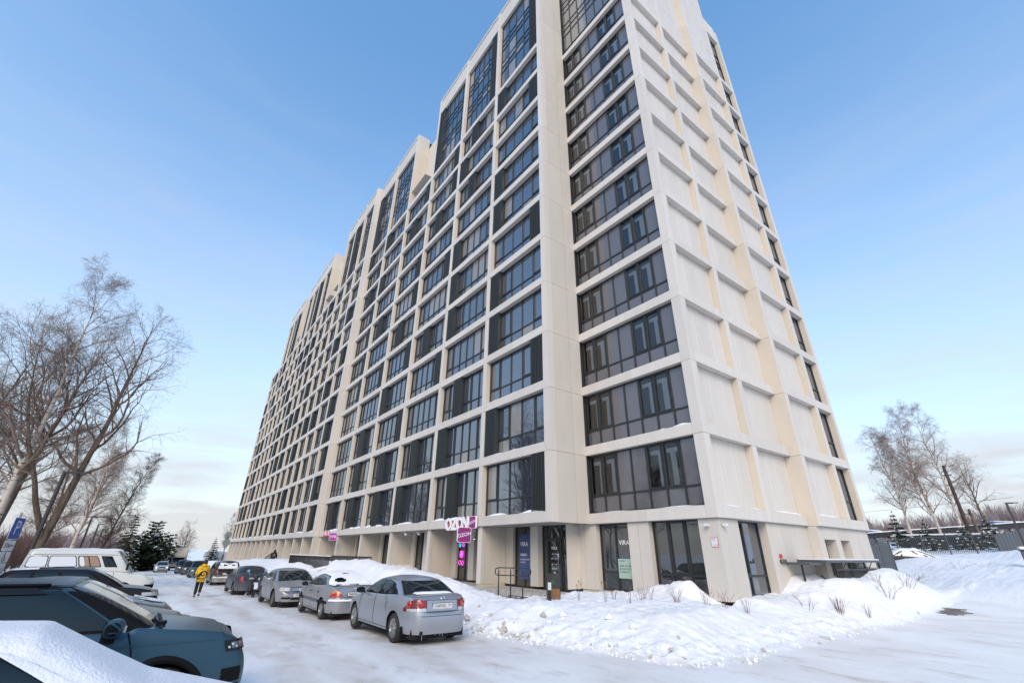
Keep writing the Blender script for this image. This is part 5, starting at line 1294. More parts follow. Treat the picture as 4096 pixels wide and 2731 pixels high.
# conifers
def conifer(name, label, loc, H, Rb, seed, snow=.3, layers=None, rounded=False, group=None):
    rt = random.Random(seed); t = empty(name, loc, rt.uniform(0, 6)); tag(t, label, 'tree', group)
    MB().tube([(0, 0, -.5), (0, 0, H * .9)], [H * .02 + .03, .015], 7).build('trunk', M['bark'], t)
    b = MB(); layers = layers or max(9, int(H * 2.6))
    for i in range(layers):
        f = i / (layers - 1); z = H * (.04 + .92 * f)
        rr_ = Rb * ((1 - f) ** .85 + .03) if not rounded else Rb * (.35 + 1.0 * math.sin(min(1, f * 1.08 + .12) * math.pi) ** .8 * .75)
        nb = max(5, int((9 if not rounded else 15) * (1 - .5 * f)))
        for k in range(nb):
            a = 6.283 * (k + rt.random() * .8) / nb + i * 1.3; L = rr_ * rt.uniform(.65, 1.12); dz = -.28 if not rounded else .12
            # a bough: several crossed needle fans along it
            n_ = max(4, int(L / .18)); n_ = min(n_, 11)
            for s_ in range(n_):
                g = (s_ + .5) / n_; r_ = L * g; zz = z + dz * L * g + .10 * L * g * g + rt.uniform(-.05, .05)
                wd = (.10 + .20 * L * (1 - .6 * g)) * rt.uniform(.7, 1.2); ln = L / n_ * 2.0
                ca, sa = math.cos(a + rt.uniform(-.16, .16)), math.sin(a + rt.uniform(-.16, .16))
                p = Vector((ca * r_, sa * r_, zz)); u = Vector((ca, sa, -.2)) * ln * .6; v = Vector((-sa, ca, 0)) * wd; dn = Vector((0, 0, -.07 - .25 * wd))
                m_ = 1 if rt.random() < snow * (.5 + .7 * g) else 0
                b.quad(tuple(p - u * .6), tuple(p - v + dn + u * .3), tuple(p + u), tuple(p + v + dn + u * .3), m_)
                if not m_ or rt.random() < .5: b.quad(tuple(p - u * .5 - Vector((0, 0, .03))), tuple(p + dn * 1.8 - v * .3), tuple(p + u * .9 + dn), tuple(p + dn * .6 + v * .7), 0)
    b.build('crown', [M['needle'], M['needle_snow']], t); return t
conifer('spruce_tree', 'tall pointed spruce rising behind the minibus roof', (-87.5, -17.8, gz(-87, -17.8)), 8.6, 2.6, 3, .22)
conifer('pine_tree', 'broad rounded dark pine dusted with snow beside the road', (-93, -14.9, gz(-93, -14.9)), 7.6, 3.7, 5, .22, 16, True)
conifer('pine_tree', 'smaller dark pine behind the lorry', (-100, -13.2, gz(-100, -13.2)), 5.2, 2.4, 6, .25, 12, True)
conifer('spruce_tree', 'small dark spruce next to the far left end of the block', (-134, -1.6, gz(-134, -1.6)), 5.6, 2.0, 7, .25)
GF_ = 'young spruces behind the east fence'
conifer('spruce_tree', 'slim young spruce behind the fence, nearest the block', (-8.4, 52.5, gz(-8.4, 52.5)), 4.4, 1.55, 21, .3, group=GF_)
conifer('spruce_tree', 'young spruce behind the fence, second from the block', (-6.4, 54.8, gz(-6.4, 54.8)), 3.4, 1.5, 22, .3, group=GF_)
conifer('spruce_tree', 'wide low spruce behind the fence with drooping boughs', (-3.6, 57.2, gz(-3.6, 57.2)), 2.7, 2.1, 23, .35, group=GF_)
conifer('spruce_tree', 'wide snowy spruce behind the dark fence boards', (-1.9, 60, gz(-1.9, 60)), 3.4, 1.9, 24, .35, group=GF_)
conifer('spruce_tree', 'distant dark spruce at the right edge', (-9, 205, gz(-9, 205)), 17, 4.5, 25, .1)
conifer('spruce_tree', 'distant dark spruce behind the birches on the right', (-46, 170, gz(-46, 170)), 10, 3.5, 26, .1)
# thickets and the far wood: countless, one mass each
def thicket(name, label, area, n, h, seed, m, w=.05):
    rt = random.Random(seed); b = MB(); xs = []; 
    pts = [area(rt) for _ in range(n)]
    zz = ground_z(np.array([p[0] for p in pts]), np.array([p[1] for p in pts]))[0]
    for (x, y), z0 in zip(pts, zz):
        hh = h * rt.uniform(.55, 1.15)
        for k in range(14):
            a = rt.uniform(0, 6.28); l = hh * rt.uniform(.5, 1); f = rt.uniform(0, .5) * hh; s_ = rt.uniform(.15, .55) * l
            p0 = (x, y, z0 + f * .9); p1 = (x + math.cos(a) * s_ * .5, y + math.sin(a) * s_ * .5, z0 + f + l * .5); p2 = (x + math.cos(a) * s_, y + math.sin(a) * s_, z0 + min(hh * 1.05, f + l * .8))
            nx_, ny_ = -math.sin(a) * w, math.cos(a) * w
            b.quad((p0[0] - nx_, p0[1] - ny_, p0[2]), (p0[0] + nx_, p0[1] + ny_, p0[2]), (p1[0] + nx_ * .6, p1[1] + ny_ * .6, p1[2]), (p1[0] - nx_ * .6, p1[1] - ny_ * .6, p1[2]))
            b.quad((p1[0] - nx_ * .6, p1[1] - ny_ * .6, p1[2]), (p1[0] + nx_ * .6, p1[1] + ny_ * .6, p1[2]), (p2[0] + nx_ * .1, p2[1], p2[2]), (p2[0] - nx_ * .1, p2[1], p2[2]))
    o = b.build(name, m); tag(o, label, 'thicket', kind='stuff'); return o
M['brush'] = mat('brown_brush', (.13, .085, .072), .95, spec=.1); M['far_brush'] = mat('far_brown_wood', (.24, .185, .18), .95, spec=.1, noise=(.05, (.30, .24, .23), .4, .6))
thicket('thicket', 'tangled brown brush growing behind the minibus', lambda r: (r.uniform(-86, -34), r.uniform(-34, -24)), 900, 3.2, 1, M['brush'], .02)
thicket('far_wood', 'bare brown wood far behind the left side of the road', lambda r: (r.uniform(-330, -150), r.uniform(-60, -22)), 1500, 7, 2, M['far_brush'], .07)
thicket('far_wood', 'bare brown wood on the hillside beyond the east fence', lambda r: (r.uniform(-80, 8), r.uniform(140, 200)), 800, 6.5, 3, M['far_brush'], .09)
# trees across the road behind the camera: they fill the window reflections
GB = 'bare trees across the road that mirror in the windows'
rt = random.Random(99)
for i in range(13):
    ms = (TB, TB2, TP, TP2)[i % 4]; x = -34 + 5.2 * i + rt.uniform(-1.5, 1.5); y = -31 - rt.uniform(0, 7)
    put_tree('birch_tree' if i % 4 < 2 else 'bare_tree', ('pale birch' if i % 4 < 2 else 'dark bare tree') + ' across the road, seen mirrored in the lower windows', ms, (x, y, gz(x, y)), rt.uniform(0, 6), rt.uniform(.85, 1.05), GB)
# dry stems and dogwood clumps poking out of the bank
M['stem'] = mat('dry_red_stems', (.16, .075, .06), .9); M['stem_brown'] = mat('dry_brown_stems', (.14, .10, .075), .9)
def clump(label, x, y, n, h, spread, m, seed, heads=False):
    rt = random.Random(seed); b = MB(); z0 = gz(x, y)
    for k in range(n):
        a = rt.uniform(0, 6.28); r0 = rt.uniform(0, spread * .35); s_ = rt.uniform(.1, 1) * spread; hh = h * rt.uniform(.55, 1.1)
        px, py = math.cos(a) * r0, math.sin(a) * r0
        p = [(px, py, -.1), (px + math.cos(a) * s_ * .4, py + math.sin(a) * s_ * .4, hh * .55), (px + math.cos(a) * s_, py + math.sin(a) * s_, hh)]
        b.tube(p, [.006, .0045, .0015], 3, cap=False)
        if heads and rt.random() < .7: b.tube([p[2], (p[2][0], p[2][1], p[2][2] + .05)], [.02, .008], 5)
        for _ in range(2):
            q = Vector(p[1]) + (Vector(p[2]) - Vector(p[1])) * rt.uniform(.1, .8); a2 = a + rt.uniform(-1.2, 1.2); l = rt.uniform(.08, .2)
            b.tube([tuple(q), (q.x + math.cos(a2) * l * .5, q.y + math.sin(a2) * l * .5, q.z + l)], [.0035, .001], 3, cap=False)
    o = b.build('dry_shrub', m, None, (x, y, z0)); tag(o, label, 'shrub', 'leafless shrubs sticking out of the snow', 'stuff' if False else None); return o
SH = [(-1.55, -2.6, 12, .42, .3, 'between the bollard and the second shop window'), (-.45, -2.35, 13, .42, .3, 'before the column between shop windows'), (-2.45, -2.9, 7, .40, .22, 'just right of the litter bin'), (.25, -1.95, 11, .42, .28, 'below the second shop window'), (.75, -1.75, 9, .40, .25, 'left of the building corner'), (1.15, -1.35, 8, .42, .2, 'at the building corner'),
      (-1.0, -2.9, 5, .36, .2, 'lowest in front of the first shop window')]
for i, (x, y, n, h, s_, w_) in enumerate(SH): clump('reddish leafless twigs poking out of the snow ' + w_, x, y, n, h * .8, s_, M['stem'], 200 + i)
SH2 = [(-2.75, -4.2, 4, .5, .12, 'dry dark seed heads on thin stalks beside the black bollard'), (-1.9, -3.9, 4, .5, .15, 'dry dark seed heads in front of the first shop window'), (-1.15, -3.7, 4, .5, .15, 'dry dark seed heads left of the reddish twigs')]
for i, (x, y, n, h, s_, w_) in enumerate(SH2): clump(w_, x, y, n, h, s_, M['stem_brown'], 300 + i, True)
SH3 = [(1.75, 3.4, 26, .5, .35, 'dense red tuft below the end wall canopy'), (1.2, 2.4, 8, .45, .4, 'sparse twigs near the end wall window'), (2.3, 4.2, 8, .45, .4, 'sparse twigs right of the dense red tuft'), (2.0, 7.6, 14, .55, .6, 'loose twigs on the bank beside the steel fence'), (1.4, 8.9, 12, .5, .5, 'low red twigs behind the loose ones on the bank'), (1.9, 10.4, 16, .6, .7, 'feathery twigs at the crest of the east bank'),
       (.4, 17.5, 22, .5, 1.1, 'wide low red tuft out in the flat snow'), (-.6, 16.0, 12, .4, .9, 'sparse red twigs left of the wide low tuft'), (-1.4, 27, 9, .5, 1.2, 'dry weeds in front of the half buried car'), (.2, 29, 9, .5, 1.2, 'dry weeds right of the half buried car'), (1.3, 30.5, 8, .5, 1.1, 'dry weeds near the waste container')]
for i, (x, y, n, h, s_, w_) in enumerate(SH3): clump(w_, x, y, n, h * .75, s_, M['stem'], 400 + i)

# ================================================================ STREET FURNITURE, SIGNS, PEOPLE
M['black'] = mat('black_steel', (.018, .018, .020), .45, noise=(8, (.03, .03, .032), .4, .7)); M['grey_steel'] = mat('grey_steel', (.075, .088, .095), .5, rand=.06); M['lampgrey'] = mat('dark_lamp_post', (.035, .03, .033), .5)
M['bluesign'] = mat('blue_sign', (.01, .075, .36), .4); M['whitesign'] = mat('white_sign', (.66, .67, .68), .45, noise=(9, (.55, .56, .57), .45, .7)); M['greyback'] = mat('sign_back', (.22, .24, .24), .5)
def rrect2(w_, h, r, n=5):
    P = []
    for cx, cy, a0 in ((w_ / 2 - r, h / 2 - r, 0), (-w_ / 2 + r, h / 2 - r, 90), (-w_ / 2 + r, -h / 2 + r, 180), (w_ / 2 - r, -h / 2 + r, 270)):
        for k in range(n + 1):
            a = R(a0 + 90 * k / n); P.append((cx + r * math.cos(a), cy + r * math.sin(a)))
    return P
def plate(w_, h, r, th, m, name, parent, loc, rot):
    o = MB().prism(rrect2(w_, h, r), -th / 2, th / 2).build(name, m, parent, loc); o.rotation_euler = rot; return o
# parking sign with three plates under it, facing the camera
sx_, sy_ = -12.3, -18.95
t = empty('parking_sign', (sx_, sy_, gz(sx_, sy_)), R(166)); tag(t, 'blue parking sign with white distance and wheelchair plates below it', 'road sign')
g0 = gz(sx_, sy_); FR = (R(90), 0, 0)
MB().cyl((0, .04), .03, 0, 3.05 - g0, 8).build('pole', M['greyback'], t)
def splate(z, h, m, nm): return plate(.60, h, .03, .006, m, nm, t, (0, 0, z - g0), FR)
o = splate(2.60, .62, M['whitesign'], 'sign_plate'); o = plate(.565, .585, .03, .004, M['bluesign'], 'sign_face', o, (0, 0, .006), (0, 0, 0))
put_text('lettering', 'P', .56, M['whitesign'], t, (.0, -.014, 2.60 - g0), FR, .001)
o = splate(2.115, .29, M['whitesign'], 'distance_plate'); put_text('lettering', '50м', .20, M['ink'], o, (-.09, 0, .0045), (0, 0, 0), .0008)
MB().poly([(.10, .012, .0046), (.10, -.012, .0046), (.17, -.012, .0046), (.17, -.045, .0046), (.24, 0, .0046), (.17, .045, .0046), (.17, .012, .0046)]).build('arrow', M['ink'], o)
o = splate(1.80, .29, M['whitesign'], 'wheelchair_plate'); b = MB()
b.tube([(.065 * math.cos(a) - .01, .065 * math.sin(a) - .05, .006) for a in np.linspace(2.2, 6.6, 14)], .010, 4).tube([(-.01, .09, .006), (-.01, .02, .006), (.045, .0, .006), (.075, -.09, .006), (.10, -.085, .006)], .010, 4).tube([(-.01, .055, .006), (.04, .045, .006)], .009, 4).tube([(-.01, .118, .004), (-.01, .118, .009)], .018, 8); b.build('wheelchair_symbol', M['ink'], o)
splate(1.49, .29, M['whitesign'], 'blank_plate')
# lamp posts
def lamp(label, x, y, h, rz, arm=1.0, group='dark angular lamp posts'):
    z0 = gz(x, y); t = empty('street_lamp', (x, y, z0), rz); tag(t, label, 'street lamp', group)
    MB().box(-.07, .07, -.07, .07, -.3, h).build('post', M['lampgrey'], t)
    MB().box(-.055, arm * .72, -.06, .06, h - .09, h + .03).build('arm', M['lampgrey'], t)
    MB().box(arm * .72, arm * 1.35, -.10, .10, h - .06, h + .02).build('lamp_head', M['lampgrey'], t)
lamp('tall black lamp post with an angled arm rising in front of the big bare trees', -28.5, -20.55, 5.75, R(62))
lamp('black lamp post behind the minibus in front of the mottled birch', -66, -21.5, 5.6, R(62))
lamp('thin lamp post at the foot of the feathery larch', -80, -21.6, 5.2, R(62), .6)
lamp('thin lamp post furthest along the left row', -96, -21.9, 5.2, R(62), .6)
lamp('small distant lamp post with its arm pointing left, above the minibus roof', -98, -38, 6.0, R(242), .9)
lamp('second small distant lamp post pointing left', -135, -42, 6.0, R(242), .9)
lamp('black lamp post at the far right with a square arm', 1.5, 49.2, 4.35, R(20), .6)
# steel picket fences on the east side
def fence(label, pts, h, cat='fence', step=.14, bar=.03, solid=False, post_every=1, name='picket_fence'):
    x0, y0 = pts[0]; t = empty(name, (x0, y0, 0)); tag(t, label, cat); n = 0
    pm = {}
    for (a, b_) in zip(pts[:-1], pts[1:]):
        a = Vector((a[0], a[1])); b_ = Vector((b_[0], b_[1])); d = b_ - a; L = d.length; u = d / L; ang = math.atan2(u.y, u.x); za, zb = gz(*a), gz(*b_)
        def seg(nm, z_off, hh, th):
            o = MB(); o.box(0, L, -th, th, 0, hh); q = o.build(nm, M['grey_steel'], t, (a.x - x0, a.y - y0, za + z_off), ang); q.rotation_euler = (0, -math.atan2(zb - za, L), ang); return q
        seg('rail', .22, .045, .02); seg('rail', h - .14, .045, .02)
        MB().box(-.045, .045, -.045, .045, -.4, h + .14).build('post', M['grey_steel'], t, (a.x - x0, a.y - y0, za), ang)
        k = 1; m_ = int(L / step)
        key = ('picket', round(h, 2), bar); me = shared(key, lambda: MB().box(-bar / 2, bar / 2, -.012, .012, .05, h), M['grey_steel'])
        for i in range(1, m_):
            f = i / m_; p = a + d * f; inst('picket', me, t, (p.x - x0, p.y - y0, za + (zb - za) * f), ang)
    a = pts[-1]; MB().box(-.045, .045, -.045, .045, -.4, h + .14).build('post', M['grey_steel'], t, (a[0] - x0, a[1] - y0, gz(*a)))
    return t
fence('dark steel picket fence running from the end wall of the block', [(.2, 13.3), (-.55, 16.2), (-.85, 18.2), (-1.1, 21.0)], 1.9, step=.085, bar=.05)
fence('long dark steel picket fence in front of the young spruces', [(-12.5, 41.5), (-9.6, 44.2), (-7.3, 46.4), (-5.6, 48.2), (-4.0, 50.0), (-2.3, 51.8), (-.9, 53.4)], 1.75, step=.17, bar=.03)
t = empty('board_fence', (-.6, 53.8, 0)); tag(t, 'fence of dark leaning boards at the far right end of the pickets', 'fence'); rt = random.Random(6)
for i in range(13):
    x, y = -.75 + .20 * i, 53.6 + .62 * i; MB().box(-.02, .02, -.30, .30, -.5, 1.55 + .03 * (i % 2)).build('board', M['grey_steel'], t, (x + .6, y - 53.8, gz(x, y) + .04 * i), R(-18))
# black pipe rail and low sheds behind the fence
t = empty('pipe_run', (-12, 62, 0)); tag(t, 'long black snow-topped canopy beam running behind the spruces', 'canopy'); b = MB()
P0, P1 = Vector((-17, 60.5, 4.55)), Vector((0.5, 80, 6.55)); u = (P1 - P0).normalized(); nn = Vector((-u.y, u.x, 0))
def bar4(b, A, B, hw, z0, z1, m=0): b.quad(*[tuple(Vector(p)) for p in (A + Vector((0, 0, z0)), B + Vector((0, 0, z0)), B + Vector((0, 0, z1)), A + Vector((0, 0, z1)))], m); b.quad(*[tuple(p) for p in (A + nn * hw + Vector((0, 0, z0)), A + nn * hw + Vector((0, 0, z1)), B + nn * hw + Vector((0, 0, z1)), B + nn * hw + Vector((0, 0, z0)))], m); b.quad(*[tuple(p) for p in (A + Vector((0, 0, z1)), B + Vector((0, 0, z1)), B + nn * hw + Vector((0, 0, z1)), A + nn * hw + Vector((0, 0, z1)))], m)
o = Vector((-12, 62, 0)); bar4(b, P0 - o, P1 - o, 2.5, -.35, .3); b.build('fascia', M['black'], t)
b = MB(); bar4(b, P0 - o + Vector((0, 0, .31)) - nn * .1, P1 - o + Vector((0, 0, .31)) - nn * .1, 2.7, 0, .10); b.build('roof_snow', M['snow'], t)
for i in range(7):
    p = P0 + (P1 - P0) * (i / 6) - o; MB().box(p.x - .08, p.x + .08, p.y - .08, p.y + .08, 1.5, p.z - .3).build('post', M['black'], t)
t = empty('low_shed', (-31, 103, 4.6)); tag(t, 'low grey shed with a blue roof edge beside the end of the block', 'shed')
MB().box(-9, 6, -2, 4, -2, 2.2).build('wall', mat('grey_shed', (.10, .11, .13), .7, noise=(.6, (.15, .16, .17), .4, .7)), t); MB().box(-9.1, 6.1, -2.1, 4.1, 2.2, 2.45).build('roof_edge', mat('blue_edge', (.05, .10, .40), .5), t); MB().box(-9.1, 6.1, -2.0, 4.1, 2.455, 2.65).build('roof_snow', M['snow'], t)
t = empty('dark_shed', (-6, 66, gz(-6, 66))); tag(t, 'low dark shed under the canopy beam behind the pickets', 'shed')
MB().box(-6, 7, -1, 3, -1, 1.5).build('wall', M['black'], t); MB().box(-6.2, 7.2, -1.2, 3.2, 1.5, 1.66).build('roof_snow', M['snow'], t)
# blue bus on the hill
t = empty('blue_bus', (-8.3, 122.5, 8.3), R(53)); t.scale = (.6, .6, .6); tag(t, 'blue and white bus parked on the rise at the far right', 'bus'); M['blue'] = mat('blue_paint', (.02, .10, .26), .35, coat=.5)
MB().box(-4.5, 4.5, -1.2, 1.2, -.6, 1.15).build('body', M['blue'], t); MB().box(-4.45, 4.45, -1.15, 1.15, 1.15, 1.25).build('roof', M['whitesign'], t)
for i in range(6): MB().box(-4.2 + 1.42 * i, -3.0 + 1.42 * i, -1.22, -1.205, .2, .95).build('window', mat('bus_glass', (.03, .12, .28), .1) if i == 0 else bpy.data.materials['bus_glass'], t)
MB().box(4.505, 4.53, -1.0, 1.0, .1, .95).build('windscreen', M['carglass'], t); MB().box(-4.5, 4.5, -1.1, 1.1, 1.255, 1.35).build('roof_snow', M['snow'], t)
for x in (-3, 3): MB().tube([(x, -1.22, -.6), (x, -1.0, -.6)], .45, 14).build('wheel', M['tyre'], t)
# wooden utility pole with its stub
t = empty('utility_pole', (-4.6, 65.6, gz(-4.6, 65.6))); tag(t, 'dark wooden utility pole standing beside the broad birch', 'utility pole'); zp = gz(-4.6, 65.6)
MB().tube([(0, 0, -.5), (.0, 0, 13.2 - zp)], [.24, .17], 9).build('pole', mat('old_wood', (.085, .06, .05), .9, noise=(5, (.05, .035, .03), .4, .6, (1, 1, .1))), t)
MB().tube([(.75, .2, -.5), (.72, .2, 4.4)], [.16, .14], 8).build('stub_post', M['bark'], t); MB().box(-.1, .8, .05, .15, 2.4, 2.5).box(-.1, .8, .05, .15, 3.8, 3.9).build('clamp_bar', M['black'], t); MB().box(-.5, .5, -.06, .06, 11.9 - zp, 12.02 - zp).build('cross_arm', M['bark'], t)
t = inst('power_line', MB().tube([(-60 + 60 * i / 20, 62 + 8 * i / 20, 9.2 - 1.4 * math.sin(i / 20 * math.pi)) for i in range(21)], .02, 3, cap=False).mesh('power_line', M['black'])); tag(t, 'thin sagging cable behind the birches on the right', 'cable')
# grey waste container at the right edge
t = empty('waste_container', (3.75, 31.6, gz(3.75, 31.6)), R(15)); tag(t, 'grey waste container under snow at the right picture edge', 'container')
b = MB(); b.prism([(-.55, -.35), (.55, -.35), (.55, .35), (-.55, .35)], .15, 1.05); b.build('bin', mat('grey_plastic', (.10, .10, .12), .6), t); MB().box(-.62, .62, -.42, .42, 1.05, 1.13).build('lid', M['black'], t); MB().box(-.6, .6, -.4, .4, 1.135, 1.3).build('lid_snow', M['snow'], t)
# canopy over the basement stair at the end wall, with its railing
t = empty('stair_canopy', (-.1, 7.5, 0)); tag(t, 'flat snow-topped canopy and dark railing over the stair at the end wall', 'canopy'); ZC = 1.93
MB().box(.0, .85, -3.0, -1.95, ZC - .10, ZC - .02).build('canopy_wing', M['grey_steel'], t); MB().box(.0, 1.05, -1.95, 4.1, ZC - .02, ZC + .07).build('canopy_frame', M['grey_steel'], t); MB().box(.02, 1.0, -1.9, 4.05, ZC + .073, ZC + .12).build('canopy_snow', M['snow'], t)
for y in (-2.8, -1.0, .6, 2.2, 4.0): MB().box(.93 if y > -2 else .45, .99 if y > -2 else .51, y - .03, y + .03, -.1, ZC - .02 if y > -2 else ZC - .1).build('post', M['black'], t)
MB().box(.93, .99, -1.0, 4.0, 1.62, 1.68).build('rail', M['black'], t); MB().box(.93, .99, -1.0, 4.0, .82, .87).build('rail', M['black'], t)
pm_ = MB().box(-.012, .012, -.012, .012, .85, 1.64).mesh('picket', M['black'])
for i in range(44): inst('picket', pm_, t, (.96, -.95 + .113 * i, 0))
for y in (-.3, 1.1, 2.6): MB().tube([(.96, y, 1.66), (1.02, y + .35, ZC - .02)], .018, 5).build('brace', M['black'], t)
MB().box(.55, 1.05, -1.6, -1.05, -.2, 1.15).build('stair_cheek', mat('stair_concrete', (.27, .25, .23), .85), t); MB().tube([(.75, -1.3, 1.15), (.62, -1.6, 1.45)], .03, 6).build('handrail_end', M['black'], t)
# entrance rails in front of the arcade door
t = empty('ramp_rail', (-6.55, -4.0, gz(-6.55, -4.0))); tag(t, 'black double handrail loop beside the arcade steps', 'handrail')
ux, uy = .707, .707; zb = gz(-6.55, -4.0)
def rp(s_, z): return (s_ * ux * 1.0, s_ * uy, z - zb)
b = MB().tube([rp(-.55, 1.58), rp(.62, 1.58), rp(.72, 1.54), rp(.74, 1.46), rp(.72, 1.36), rp(.62, 1.32), rp(-.55, 1.32), rp(-.64, 1.36), rp(-.66, 1.46), rp(-.64, 1.54), rp(-.55, 1.58)], .022, 6, cap=False); b.build('handrail_loop', M['black'], t)
for s_ in (-.52, -.05, .42): MB().tube([rp(s_, .45), rp(s_, 1.48)], .024, 6).tube([rp(s_, 1.44), (rp(s_, 1.5)[0] + .05, rp(s_, 1.5)[1] - .05, 1.55 - zb)], .012, 5).build('post', M['black'], t)
# litter bin and bollard
t = empty('litter_bin', (-3.62, -4.5, gz(-3.62, -4.5)), R(-40)); tag(t, 'dark litter bin with a wood-clad front and green recycling mark', 'litter bin'); zb = gz(-3.62, -4.5)
hB = 1.50 - zb
MB().box(-.30, -.26, -.22, .22, -.2, hB).box(.26, .30, -.22, .22, -.2, hB).box(-.26, .26, .18, .22, -.2, hB).box(-.26, .26, -.22, .18, hB - .04, hB).build('shell', M['black'], t)
MB().box(-.26, .26, -.215, -.18, -.2, hB - .28).build('door', M['black'], t); MB().box(.301, .325, -.20, .20, -.15, .30).build('wood_panel', mat('oiled_wood', (.22, .10, .038), .5, noise=(3, (.16, .07, .025), .4, .6, (1, 1, 8))), t)
b = MB()
for k in range(3):
    a = R(120 * k + 90); a2 = R(120 * k + 180)
    b.tube([(.303, .06 * math.cos(a), hB - .24 + .06 * math.sin(a)), (.303, .06 * math.cos(a2) * .9, hB - .24 + .06 * math.sin(a2) * .9)], .008, 4)
b.build('recycling_mark', mat('green_mark', (.02, .28, .05), .5, emit=(.02, .25, .05), estr=0), t)
t = empty('bollard', (-3.1, -5.12, gz(-3.1, -5.12))); tag(t, 'slim black bollard with a white reflective band', 'bollard'); zb = gz(-3.1, -5.12)
MB().box(-.035, .035, -.035, .035, -.3, 1.32 - zb).build('post', M['black'], t); MB().box(-.037, .037, -.037, .037, 1.07 - zb, 1.28 - zb).build('reflective_band', M['whitesign'], t)
# railings of the ramp along the arcade, and the far stair rail with a figure
t = empty('ramp_railing', (-29, -4.7, 0)); tag(t, 'dark railing round the raised ramp in front of the arcade', 'railing')
zt = 1.75; X0, X1, Ya, Yb = -5.2, 5.4, -1.2, 1.6
for (xa, ya, xb, yb_) in ((X0, Ya, X1, Ya), (X1, Ya, X1, Yb), (X0, Ya, X0, Yb), (X0, Yb, X1, Yb)):
    L = math.hypot(xb - xa, yb_ - ya); ang = math.atan2(yb_ - ya, xb - xa)
    MB().box(0, L, -.03, .03, zt - .05, zt).box(0, L, -.02, .02, zt - .22, zt - .18).box(0, L, -.02, .02, .55, .6).build('rail', M['black'], t, (xa, ya, 0), ang)
    pk = shared(('ramp_bar',), lambda: MB().box(-.015, .015, -.015, .015, .55, zt - .05), M['black'])
    n = int(L / .16)
    for i in range(n + 1): inst('bar', pk, t, (xa + (xb - xa) * i / n, ya + (yb_ - ya) * i / n, 0))
MB().box(X0, X1, Ya + .05, Yb, -.6, .5).build('ramp_base', M['plinth'], t); MB().box(X0 - .05, X1 + .05, Ya - .08, Ya + .08, zt + .003, zt + .06).build('rail_snow', M['snow'], t)
t = empty('stair_railing', (-46.5, -5.2, 0)); tag(t, 'thin black stair railing where a dark figure climbs', 'railing'); b = MB()
b.tube([(-1.6, 0, .95), (-1.4, 0, 1.35), (.4, .3, 1.85), (1.6, .4, 1.87)], .03, 5).tube([(-1.6, 0, .3), (.4, .3, 1.15), (1.6, .4, 1.17)], .022, 5); b.build('rail', M['black'], t)
for i in range(14):
    f = i / 13; x = -1.5 + 3.1 * f; zt_ = 1.3 + min(.55, max(0, (x + 1.4) * .3)); MB().box(x - .015, x + .015, .1 * f * 2 - .01, .1 * f * 2 + .02, .1, zt_).build('bar', M['black'], t)
# white rail on the slope behind the parked cars
t = empty('ramp_side_rail', (-22.2, -6.3, 0)); tag(t, 'pale snow-covered handrail sloping down the bank behind the silver cars', 'handrail'); zr0 = 1.05
b = MB().box(-2.6, 2.6, -.06, .06, -.05, .06); o = b.build('rail', M['snow'], t, (0, 0, 1.22)); o.rotation_euler = (0, R(-9), R(20))
for s_ in (-2.2, -.4, 1.6): MB().box(-.04, .04, -.04, .04, -.8, .0).build('post', M['whitesign'], t, (s_ * .93, s_ * .34, 1.22 + s_ * .155))
# ---- shop signs
M['pink'] = mat('raspberry_sign', (.32, .010, .075), .35, noise=(2.2, (.13, .03, .26), .47, .53, (3.2, 3.2, 1.0))); M['violet'] = mat('violet_sign', (.32, .03, .42), .35, noise=(1.5, (.48, .02, .30), .4, .6)); M['signblue'] = mat('sign_blue', (.02, .10, .62), .4); M['signred'] = mat('sign_red', (.55, .02, .08), .4); M['signwhite'] = mat('sign_white', (.80, .78, .80), .4, emit=(1, .95, 1), estr=.03)
FA = (R(90), 0, 0)
t = empty('shop_sign', (-13.55, YM - .05, KZ(0) + .13)); tag(t, 'large white letters OZON with blue and red shadows on the lowest ledge', 'shop sign')
for (dx, dy, dz, m_, nm) in ((.0, -.16, 0, M['signwhite'], 'letters'), (.045, -.10, -.03, M['signred'], 'red_shadow'), (-.04, -.05, -.035, M['signblue'], 'blue_shadow')):
    for i, ch in enumerate('OZON'):
        put_text(nm, ch, .84, m_, t, (-.90 + .59 * i + dx, dy, .02 + dz), FA, .035 if nm == 'letters' else .02, fat=.034 if nm == 'letters' else .006)
def square_sign(label, x, y, z, s_, face, txt, ts, rz, edge=True):
    t = empty('shop_sign', (x, y, z), rz); tag(t, label, 'shop sign')
    plate(s_, s_, s_ * .16, .10, M['signwhite'], 'sign_box', t, (0, 0, 0), FA); plate(s_ * .94, s_ * .94, s_ * .15, .014, face, 'sign_face', t, (0, -.055, 0), FA)
    put_text('lettering', txt, ts, M['signwhite'], t, (0, -.068, 0), (R(90), R(-12), 0) if edge else FA, .003); 
    plate(s_ * .94, s_ * .94, s_ * .15, .014, face, 'sign_face', t, (0, .055, 0), FA); return t
t = square_sign('raspberry striped square sign OZON on the ledge beside the big letters', -12.06, YM - .12, KZ(0) + .20, .60, M['pink'], 'OZON', .20, 0)
t = square_sign('raspberry striped hanging square sign OZON sticking out at the column', -12.25, YM - .52, KZ(0) - .40, .72, M['pink'], 'OZON', .235, R(72)); MB().tube([(.46, 0, .2), (.75, 0, .2)], .02, 5).tube([(.46, 0, -.2), (.75, 0, -.2)], .02, 5).build('bracket', M['steel'], t)
t = square_sign('violet square sign with white letters WB sticking out below the ledge', -33.7, YM - .62, KZ(0) - .12, .60, M['violet'], 'WB', .32, R(78), False)
t = empty('shop_sign', (-37.3, YM - .05, KZ(0) + .18)); tag(t, 'small raspberry and white strip sign on the ledge left of the violet square', 'shop sign')
